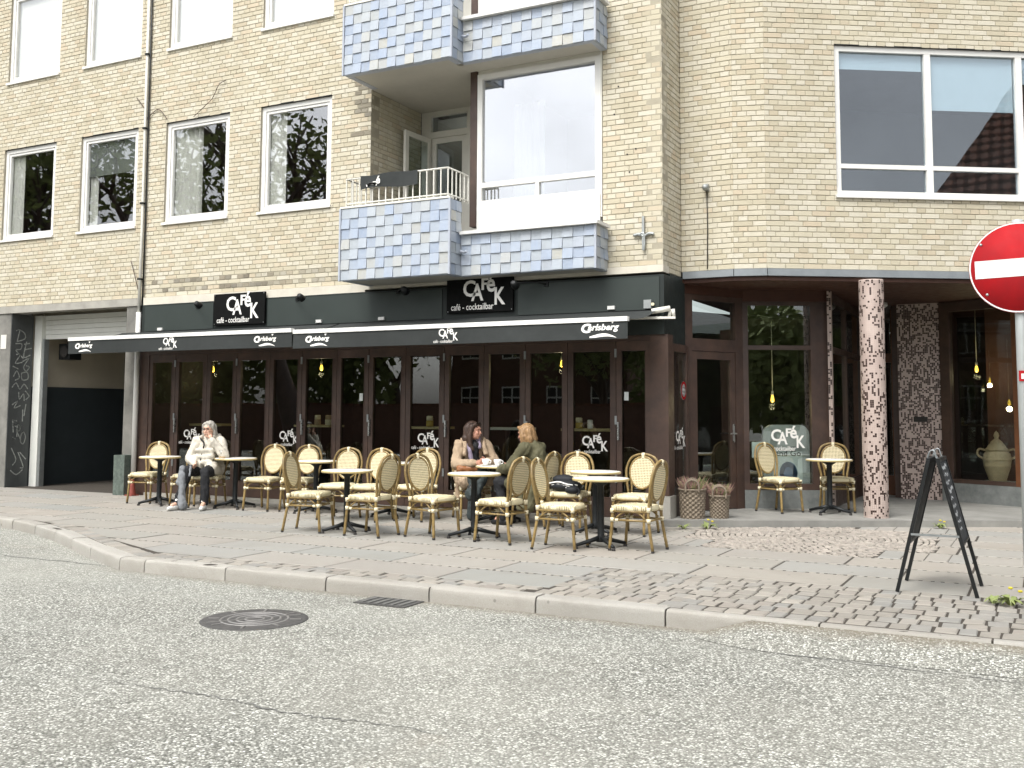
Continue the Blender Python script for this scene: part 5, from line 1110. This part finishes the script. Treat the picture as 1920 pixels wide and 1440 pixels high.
m = MB(); m.tube(smoothpath([(-.10, .05, 1.03), (-.12, -.06, 1.03), (-.06, -.14, 1.0)]), [.03, .035, .035, .035, .035, .035, .035, .035, .035, .03, .03, .028, .02], 8) if False else m.capsule((-.1, .03, 1.03), (-.085, -.10, 1.015), .036, .03).capsule((.12, .03, 1.03), (.105, -.10, 1.015), .036, .03).capsule((-.1, .06, 1.03), (.12, .06, 1.03), .038, .038); solid('collar', m, .012, 'jacket_white', p1, 2)
trousers(p1, J, 'trouser_black')
m = MB(); K = g('knR'); 
m.capsule(K + V((-.06, -.05, .035)), K + V((-.085, -.09, -.16)), .045, .05); m.capsule(K + V((-.04, -.085, -.05)), (-.17, -.57, .22), .045, .055); m.capsule((-.17, -.57, .24), (-.14, -.6, .07), .055, .07); m.capsule(K + V((.05, -.02, .07)), K + V((.06, -.09, -.06)), .02, .025); solid('grey_shawl', m, .012, 'scarf_grey', p1, 3)
for s in 'LR': shoe(p1, J['an' + s], J['to' + s], 'shoe_white')
def hairball(t, c, f, mat, strands, cap=(.086, .1, .092), seed=1):
    r = rotm(f); c = V(c); q = lambda x, y, z: c + r @ V((x, y, z)); m = MB(); m.ball(q(0, -.03, .042), cap, 18, 12, r)
    for pts, ra, rb in strands:
        P = [q(*p) for p in pts]
        for a, b in zip(P[:-1], P[1:]): m.capsule(a, b, ra, rb)
    return solid('hair', m, .009, mat, t, 2)
hairball(p1, HC, HF, 'hair_grey', [([(s * .068, .02, .07), (s * .086, -.012, -.02), (s * .088, -.02, -.11)], .026, .022) for s in (-1, 1)] + [([(s * .06, -.06, .05), (s * .08, -.06, -.06), (s * .07, -.06, -.12)], .034, .03) for s in (-1, 1)] + [([(0, -.08, .04), (0, -.09, -.1)], .06, .05), ([(-.055, .045, .09), (.0, .05, .1), (.05, .045, .09)], .016, .016)])
spectacles(p1, HC, HF)
# --- woman in beige coat, turned towards her companion
J = dict(pel=(0, .05, .56), che=(.0, -.0, .88), nek=(.0, -.03, 1.03), shL=(.175, -.01, .97), shR=(-.175, -.01, .97), elL=(.28, -.13, .74), wrL=(.10, -.35, .765), elR=(-.25, -.12, .72), wrR=(-.015, -.33, .745),
    hipL=(.09, .0, .54), hipR=(-.09, .0, .54), knL=(.03, -.46, .61), knR=(-.07, -.45, .53), anL=(-.17, -.66, .38), anR=(-.10, -.50, .10), toL=(-.17, -.82, .36), toR=(-.14, -.70, .05),
    handL=((-.75, -.5, -.1), (0, -.2, 1), .7), handR=((.75, -.45, -.05), (0, -.1, 1), .7))
HC = (.0, -.085, 1.155); HF = (.78, -.62, -.04)
p2 = person('woman in beige coat with sunglasses on her dark hair, hands clasped', (-2.46, -.58, 0), R(44), J, 'skin', dict(c=HC, f=HF), None); g = lambda k: V(J[k])
m = MB(); m.capsule(g('pel') + V((-.09, -.0, .0)), g('pel') + V((.09, .0, 0)), .15, .15); m.capsule(g('pel') + V((0, 0.01, .05)), g('che') + V((0, .02, 0)), .14, .15); m.capsule(g('shL') + V((0, .01, 0)), g('shR') + V((0, .01, 0)), .075, .075); m.capsule(g('che') + V((0, .03, .05)), g('nek') + V((0, .04, -.02)), .12, .075)
for s in 'LR': m.capsule(g('sh' + s), g('el' + s), .078, .072); m.capsule(g('el' + s), g('wr' + s) - (g('wr' + s) - g('el' + s)).normalized() * .04, .07, .052)
m.capsule(g('hipL') + V((.05, .0, .0)), g('hipL') + V((.08, -.28, -.0)), .11, .09); m.capsule(g('hipR') + V((-.05, .0, .0)), g('hipR') + V((-.08, -.28, -.03)), .11, .09); m.capsule((-.2, -.1, .5), (-.2, -.05, .3), .05, .05); m.capsule((.2, -.1, .5), (.2, -.05, .3), .05, .05)
solid('coat', m, .012, 'coat_beige', p2, 3)
m = MB(); m.capsule((0, -.075, .70), (0, -.1, .95), .085, .075); m.capsule((0, -.08, .95), (0, -.04, 1.02), .06, .055); solid('dark_top', m, .012, 'top_dark', p2, 2)
m = MB(); m.capsule((-.07, -.08, 1.03), (-.085, -.17, .90), .03, .03); m.capsule((-.085, -.17, .9), (-.06, -.185, .76), .03, .03); m.capsule((.07, -.07, 1.03), (.06, -.15, .94), .028, .026); m.capsule((-.07, -.06, 1.04), (.07, -.06, 1.04), .03, .03); solid('scarf', m, .011, 'scarf_lilac', p2, 2)
for s in (-1, 1): m = MB(); m.capsule((s * .13, -.11, 1.0), (s * .14, -.16, .86), .028, .035); m.capsule((s * .13, -.11, 1.0), (s * .155, .0, 1.05), .028, .02); solid('lapel', m, .011, 'coat_beige', p2, 2)
trousers(p2, J, 'jeans_teal', (.098, .082, .085, .09))
shoe(p2, J['anR'], J['toR'], 'boot_black', .14); m = MB(); a = g('anL'); d = (V(J['toL']) - a).normalized(); m.capsule(a + V((0, .02, .06)), a, .05, .048); m.capsule(a - d * .03, a + d * .1 + V((0, 0, -.02)), .042, .042); m.capsule(a + d * .08 + V((0, 0, -.02)), a + d * .17 + V((0, 0, -.01)), .042, .03); solid('shoe', m, .009, 'boot_black', p2, 2)
hairball(p2, HC, HF, 'hair_brown', [([(s * .07, .0, .06), (s * .088, -.02, -.06), (s * .09, -.01, -.17), (s * .085, .02, -.24)], .036, .034) for s in (-1, 1)] + [([(s * .045, -.08, .03), (s * .06, -.09, -.1), (s * .06, -.085, -.23)], .05, .04) for s in (-1, 1)] + [([(-.06, .04, .085), (.06, .04, .085)], .028, .028)])
spectacles(p2, (HC[0] - HF[0] * .035, HC[1] - HF[1] * .035, HC[2] + .0), HF, .10, 'sunglasses', True)
hb = thing('handbag', 'tan leather handbag on the lap of the woman in beige', 'handbag', (-2.46, -.58, 0), R(44)); m = MB(); m.capsule((-.22, -.22, .665), (-.02, -.28, .665), .05, .05); m.capsule((-.22, -.2, .63), (-.02, -.26, .63), .045, .045); solid('body', m, .011, 'tan_leather', hb, 2); MB().tube(smoothpath([(-.24, -.2, .68), (-.27, -.15, .76), (-.22, -.12, .84)]), .01, 6).build('strap', 'tan_leather', hb)
# --- woman in olive coat
J = dict(pel=(0, .05, .56), che=(.0, -.03, .87), nek=(.0, -.085, 1.01), shL=(.175, -.04, .95), shR=(-.175, -.04, .95), elL=(.235, -.20, .72), wrL=(.12, -.43, .68), elR=(-.24, -.20, .72), wrR=(-.1, -.42, .70),
    hipL=(.09, .0, .54), hipR=(-.09, .0, .54), knL=(.12, -.44, .53), knR=(-.12, -.44, .53), anL=(.13, -.36, .10), anR=(-.12, -.42, .10), toL=(.14, -.54, .05), toR=(-.12, -.62, .05),
    handL=((-.3, -.8, -.3), (-.4, 0, .9), .7), handR=((.3, -.9, -.1), (.3, 0, .9), .7))
HC = (.0, -.135, 1.13); HF = (.12, -1, -.2)
p3 = person('blond woman in olive coat seen from behind, facing the woman in beige', (-1.36, -.95, 0), R(-96), J, 'skin', dict(c=HC, f=HF), None); g = lambda k: V(J[k])
m = MB(); m.capsule(g('pel') + V((-.09, .02, .0)), g('pel') + V((.09, .02, 0)), .165, .165); m.capsule(g('pel') + V((0, .03, .05)), g('che') + V((0, .02, 0)), .155, .16); m.capsule(g('shL'), g('shR'), .085, .085); m.capsule(g('che') + V((0, .02, .06)), g('nek') + V((0, .02, .02)), .125, .075)
for s in 'LR': m.capsule(g('sh' + s), g('el' + s), .088, .08); m.capsule(g('el' + s), g('wr' + s), .078, .055)
for s in (-1, 1): m.capsule((s * .12, .0, .52), (s * .15, -.25, .53), .11, .09); m.capsule((s * .215, .1, .5), (s * .235, .08, .24), .05, .06); m.capsule((s * .22, -.05, .5), (s * .235, -.05, .26), .05, .05)
m.capsule((.235, .08, .25), (.235, -.05, .25), .055, .055); m.capsule((-.235, .08, .25), (-.235, -.05, .25), .055, .055)
solid('coat', m, .012, 'coat_olive', p3, 3)
trousers(p3, J, 'trouser_black')
for s in 'LR': shoe(p3, J['an' + s], J['to' + s], 'boot_black', .1)
hairball(p3, HC, HF, 'hair_blond', [([(s * .07, .015, .06), (s * .09, -.0, -.04), (s * .085, .01, -.1)], .034, .036) for s in (-1, 1)] + [([(s * .05, -.07, .03), (s * .065, -.075, -.07), (s * .06, -.06, -.12)], .05, .045) for s in (-1, 1)] + [([(0, -.085, .0), (0, -.085, -.11)], .055, .05), ([(-.05, .05, .09), (.05, .05, .09)], .024, .024)])
spectacles(p3, HC, HF)

# ================================================================ STREET THINGS
sg = thing('no_entry_sign', 'red round no-entry sign with white bar on a grey pole', 'road sign', (4.165, -4.93, 0))
MB().tube([(0, .03, 0), (0, .03, 2.05), (0, .03, 2.70)], .034, 14).build('pole', 'pole_grey', sg)
rt_ = Matrix.Translation((-.0, -.02, 2.375)) @ Matrix.Rotation(R(-1.5), 4, 'Y') @ Matrix.Rotation(R(90), 4, 'X')
pl_ = MB().lathe([(.0, -.012), (.30, -.012), (.304, -.004), (.302, .004), (.0, .004)], 48).build('plate', 'sign_red', sg); pl_.matrix_local = rt_
o = MB().lathe([(.292, .0042), (.301, .0042)], 48, cap=False).build('edge_line', 'sign_white', sg); o.matrix_local = rt_
o = MB().box(-.265, .265, -.06, .06, .0045, .0065).build('white_bar', 'sign_white', sg); o.matrix_local = rt_
for x, y in ((-.22, .17), (-.2, -.17), (.22, .17), (.2, -.17)): o = MB().lathe([(.01, .0045), (.008, .008), (0, .009)], 8).build('rivet', 'zinc', sg); o.matrix_local = rt_ @ Matrix.Translation((x, y, 0))
MB().box(-.022, .022, -.012, .0, 1.62, 1.69).build('red_sticker', 'sign_red', sg); MB().box(-.008, .01, -.015, -.0125, 1.635, 1.67).build('sticker_mark', 'sign_white', sg)
ab = thing('sandwich_board', 'black chalk sandwich board standing open on the pavement', 'sandwich board', (3.495, -3.47, 0))
for s in (-1, 1):
    top = lambda y: V((s * .035, y, 1.04)); foot = lambda y: V((s * .29, y, .0)); at_ = lambda y, f: top(y).lerp(foot(y), f)
    f = MB()
    for y in (-.31, .31): f.bar(at_(y, 0), at_(y, .995), .028, .022, (0, 1, 0))
    f.bar(at_(-.31, .0), at_(.31, .0), .03, .03).bar(at_(-.31, .62), at_(.31, .62), .025, .02).build('panel_frame', 'black_metal', ab)
    n = V((s * 1.04, 0, .255)).normalized(); m = MB(); q = [at_(-.296, .02), at_(.296, .02), at_(.296, .61), at_(-.296, .61)]; m.add([p + n * .006 for p in q] + [p - n * .006 for p in q], [(0, 1, 2, 3), (7, 6, 5, 4), (0, 4, 5, 1), (1, 5, 6, 2), (2, 6, 7, 3), (3, 7, 4, 0)]); pn = m.build('chalk_panel', 'chalk_board', ab)
    m = MB(); rr = random.Random(5)
    for k in range(9):
        fz = .06 + k * .058; y0 = -.24 + rr.uniform(0, .08); pts = [(y0 + j * .035, fz + rr.uniform(-.014, .014)) for j in range(rr.randint(6, 12))]
        ribbon(m, pts, .012 if k % 3 else .022, lambda u, z: tuple(at_(u, z) + n * (.0075 if s > 0 else .0075)))
    tag(m.build('chalk_writing', 'chalk', pn), kind='stuff')
MB().bar((-.175, -.32, .46), (.175, -.32, .46), .012, .016).build('brace', 'grey_metal', ab)
for y in (-.26, -.2, .2): MB().tube(smoothpath([(-.05, y, 1.03), (-.03, y, 1.1), (.0, y, 1.115), (.02, y, 1.06), (.05, y, 1.03)]), .006, 5).build('top_clip', 'grey_metal', ab)
def basket(x, y, r, h, label, seed):
    rr = random.Random(seed); t = thing('wicker_basket', label, 'basket', (x, y, .08), .3)
    m = MB(); NR, NS = 24, 56; vs = []
    for k in range(NR + 1):
        for i in range(NS):
            q = r * (.9 + .1 * k / NR) + .009 * (1 if ((i // 2) + k // 2) % 2 else -1) * (1 if k % 2 else .2); a = 2 * math.pi * i / NS; vs.append((q * math.cos(a), q * math.sin(a), h * k / NR))
    m.add(vs, [(k * NS + i, k * NS + (i + 1) % NS, (k + 1) * NS + (i + 1) % NS, (k + 1) * NS + i) for k in range(NR) for i in range(NS)], False); m.build('weave', 'wicker', t)
    MB().lathe([(r + .0, h - .01), (r + .016, h + .005), (r + .014, h + .022), (r - .012, h + .02), (r - .02, h - .05), (0, h - .06)], 28).build('rim', 'wicker', t)
    for s in (-1, 1): MB().tube(smoothpath([(-.08, s * r, h - .02), (-.075, s * r, h + .09), (0, s * r, h + .135), (.075, s * r, h + .09), (.08, s * r, h - .02)]), .014, 7).build('handle', 'wicker', t)
    p = thing('heather_plant', label.split(' basket')[0].replace('wicker', '').strip() + ' heather tuft growing in the basket by the entrance', 'plant', (x, y, .08 + h - .06))
    m = MB(); g_ = MB()
    for k in range(220):
        a = rr.uniform(0, 6.28); q = rr.uniform(0, r * .85); L = rr.uniform(.08, .24); b = V((q * math.cos(a), q * math.sin(a), 0)); e = b + V((math.cos(a) * L * .45 + rr.uniform(-.03, .03), math.sin(a) * L * .45 + rr.uniform(-.03, .03), L)); (m if k % 4 else g_).tube([b, b.lerp(e, .5) + V((0, 0, .02)), e], [.003, .003, .0012], 4)
    m.build('dry_stems', 'heather', p); g_.build('leaf_stems', 'leaf', p)
basket(.29, .22, .165, .35, 'larger wicker basket by the entrance door', 1); basket(.585, .40, .125, .27, 'smaller wicker basket by the entrance door', 2)
def weed(x, y, z, s, label, flower, seed):
    rr = random.Random(seed); t = thing('weed', label, 'weed', (x, y, z)); m = MB()
    for k in range(26):
        a = rr.uniform(0, 6.28); L = s * rr.uniform(.5, 1.1); d = V((math.cos(a), math.sin(a), 0)); p = V((-d.y, d.x, 0)); b = d * .01; c = d * L * .5 + V((0, 0, L * .45)); e = d * L + V((0, 0, L * rr.uniform(.1, .6))); w = L * .12
        m.add([b, c + p * w, e, c - p * w], [(0, 1, 2, 3)])
    m.build('leaves', 'leaf', t)
    if flower:
        m = MB(); 
        for q in ((0, .02, s * .8), (s * .4, .0, s * .7)): m.ball(q, (.018, .018, .01), 8, 5)
        m.build('flowers', 'flower_yellow', t)
weed(.36, -.36, 0, .11, 'small green weed at the left end of the step', False, 1); weed(.62, -.22, 0, .14, 'yellow-flowered weed growing along the step near the baskets', True, 2); weed(3.1, 1.30, 0, .12, 'yellow-flowered weed at the step behind the sandwich board', True, 3)
weed(4.02, -4.0, 0, .16, 'green weed tuft beside the sign pole on the setts', True, 4); weed(3.9, -3.95, 0, .10, 'low weed between setts right of sandwich board', False, 5)

# ================================================================ ACROSS THE STREET (seen in the window reflections)
def tree(x, y, H, r, label, seed, bare=.0, n=7000):
    rr = random.Random(seed); t = thing('street_tree', label, 'tree', (x, y, -.12)); tk = MB(); tips = []
    def grow(p, d, L, ra, lv):
        pts = [p]; q = p.copy(); dd = d.copy()
        for k in range(4): dd = (dd + V((rr.uniform(-.22, .22), rr.uniform(-.22, .22), rr.uniform(-.05, .16)))).normalized(); q = q + dd * L / 4; pts.append(q.copy())
        tk.tube(pts, [ra * (1 - .11 * k) for k in range(5)], 7 if lv < 2 else 5)
        if lv >= 4: tips.append(q); return
        for k in range(3 if lv else 4):
            a = rr.uniform(0, 6.28); s = rr.uniform(.5, .95); nd = (dd * .7 + V((math.cos(a) * s, math.sin(a) * s, rr.uniform(-.1, .5)))).normalized(); grow(q if k else pts[-2], nd, L * rr.uniform(.6, .8), ra * .58, lv + 1)
        if lv >= 2: tips.append(q)
    grow(V((0, 0, 0)), V((0, 0, 1)), H * .3, H * .028, 0); tk.build('trunk', 'brown_wood', t)
    m = MB()
    for k in range(n):
        c = rr.choice(tips) + V((rr.gauss(0, r * .16), rr.gauss(0, r * .16), rr.gauss(0, r * .14))); s = rr.uniform(.10, .24); a = V((rr.gauss(0, 1), rr.gauss(0, 1), rr.gauss(0, 1))).normalized(); b = a.orthogonal().normalized(); m.add([c - a * s, c + b * s * .5, c + a * s, c - b * s * .5], [(0, 1, 2, 3)])
    m.build('crown', 'leaf', t)
tree(-20, -17.5, 17, 5, 'tall leafy tree mirrored in the upper windows, nearest the balcony', 1, n=2600); tree(-26, -14, 16, 5, 'dense tree mirrored in the left upper windows', 2, n=3400); tree(-33, -12, 16, 5, 'dense tree mirrored in the leftmost upper window', 3, n=4200)
tree(-11.0, -25, 7.5, 3.2, 'leafy tree mirrored in the right folding doors', 4, n=8000); tree(-22, -27, 9, 4, 'dark tree mirrored left of the brick house', 5, n=8000); tree(-4.5, -27, 7.5, 3, 'tree mirrored in the rightmost folding doors', 6, n=7000)
hr = random.Random(11)
for k in range(13):
    xx = -62 + k * 6.2 + hr.uniform(-1, 1)
    if -21 < xx < -12: continue
    t = thing('hedge_tree', 'bushy tree behind the garden wall, %s from the far end' % ('first', 'second', 'third', 'fourth', 'fifth', 'sixth', 'seventh', 'eighth', 'ninth', 'tenth', 'eleventh', 'twelfth', 'thirteenth')[k], 'tree', (xx, -23.5 + hr.uniform(-1, 1), -.12), 0, 'bushy trees behind the garden wall')
    MB().tube([(0, 0, 0), (.1, 0, 1.5), (.1, .1, 4)], [.16, .12, .05], 7).build('trunk', 'brown_wood', t); m = MB()
    for q in range(2600):
        a = V((hr.gauss(0, 1), hr.gauss(0, 1), hr.gauss(0, 1))).normalized(); rr_ = hr.random() ** .4; c = V((a.x * 3.6 * rr_, a.y * 2.2 * rr_, 3.3 + a.z * 3.2 * rr_ + .5 * math.sin(a.x * 5 + k))); a = V((hr.gauss(0, 1), hr.gauss(0, 1), hr.gauss(0, 1))).normalized(); b = a.orthogonal().normalized(); sz = hr.uniform(.18, .36); m.add([c - a * sz, c + b * sz * .6, c + a * sz, c - b * sz * .6], [(0, 1, 2, 3)])
    m.build('crown', 'leaf', t)
for k, (xx, yy) in enumerate(((17, -21), (23.5, -22.5), (30, -20))):
    t = thing('hedge_tree', 'bushy tree mirrored in the entrance window, %s of three' % ('nearest', 'middle', 'farthest')[k], 'tree', (xx, yy, -.12), 0, 'bushy trees mirrored in the entrance window')
    MB().tube([(0, 0, 0), (.1, 0, 1.5), (.1, .1, 4)], [.16, .12, .05], 7).build('trunk', 'brown_wood', t); m = MB()
    for q in range(2600):
        a = V((hr.gauss(0, 1), hr.gauss(0, 1), hr.gauss(0, 1))).normalized(); rr_ = hr.random() ** .4; c = V((a.x * 3.4 * rr_, a.y * 2.6 * rr_, 3.6 + a.z * 3.0 * rr_)); a = V((hr.gauss(0, 1), hr.gauss(0, 1), hr.gauss(0, 1))).normalized(); b = a.orthogonal().normalized(); sz = hr.uniform(.18, .36); m.add([c - a * sz, c + b * sz * .6, c + a * sz, c - b * sz * .6], [(0, 1, 2, 3)])
    m.build('crown', 'leaf', t)
gw = thing('garden_wall', 'low brick garden wall across the street, mirrored in the doors', 'wall', (0, -19.5, -.12)); MB().box(-70, 12, 0, .3, 0, 1.75).build('wall', 'red_brick', gw); MB().box(-70, 12, -.04, .34, 1.752, 1.83).build('coping', 'roof_tile', gw)
def house(x, y, w, dpt, h, rh, rz, label, wins=True):
    t = thing('brick_house', label, 'house', (x, y, -.12), R(rz)); MB().box(-w / 2, w / 2, 0, dpt, 0, h).build('wall', 'red_brick', t)
    m = MB(); e = .4; m.add([(-w / 2 - e, -e, h), (w / 2 + e, -e, h), (w / 2 + e, dpt + e, h), (-w / 2 - e, dpt + e, h), (-w / 2 + dpt * .4, dpt / 2, h + rh), (w / 2 - dpt * .4, dpt / 2, h + rh)], [(0, 1, 5, 4), (1, 2, 5), (2, 3, 4, 5), (3, 0, 4), (3, 2, 1, 0)]); m.build('roof', 'roof_tile', t)
    if wins:
        nx = int(w / 2.2)
        for k in range(nx):
            for z in (1.2, 4.0):
                if z + 1.5 > h: continue
                xx = -w / 2 + w * (k + .5) / nx; f = MB().box(xx - .55, xx + .55, -.04, -.002, z, z + 1.5).build('window', 'white_frame', t)
                for a, b in ((-.47, -.04), (.04, .47)):
                    for c, d in ((.08, .95), (1.02, 1.42)): MB().box(xx + a, xx + b, -.05, -.042, z + c, z + d).build('pane', 'lens_dark', f)
    return t
house(-16.5, -30, 9, 8, 6.0, 4.0, 180, 'red brick house with white windows mirrored in the folding doors'); house(27.3, -5.1, 12, 10, 8.5, 8, -114, 'house with steep red tiled roof mirrored in the office window')
bpy.context.view_layer.update()
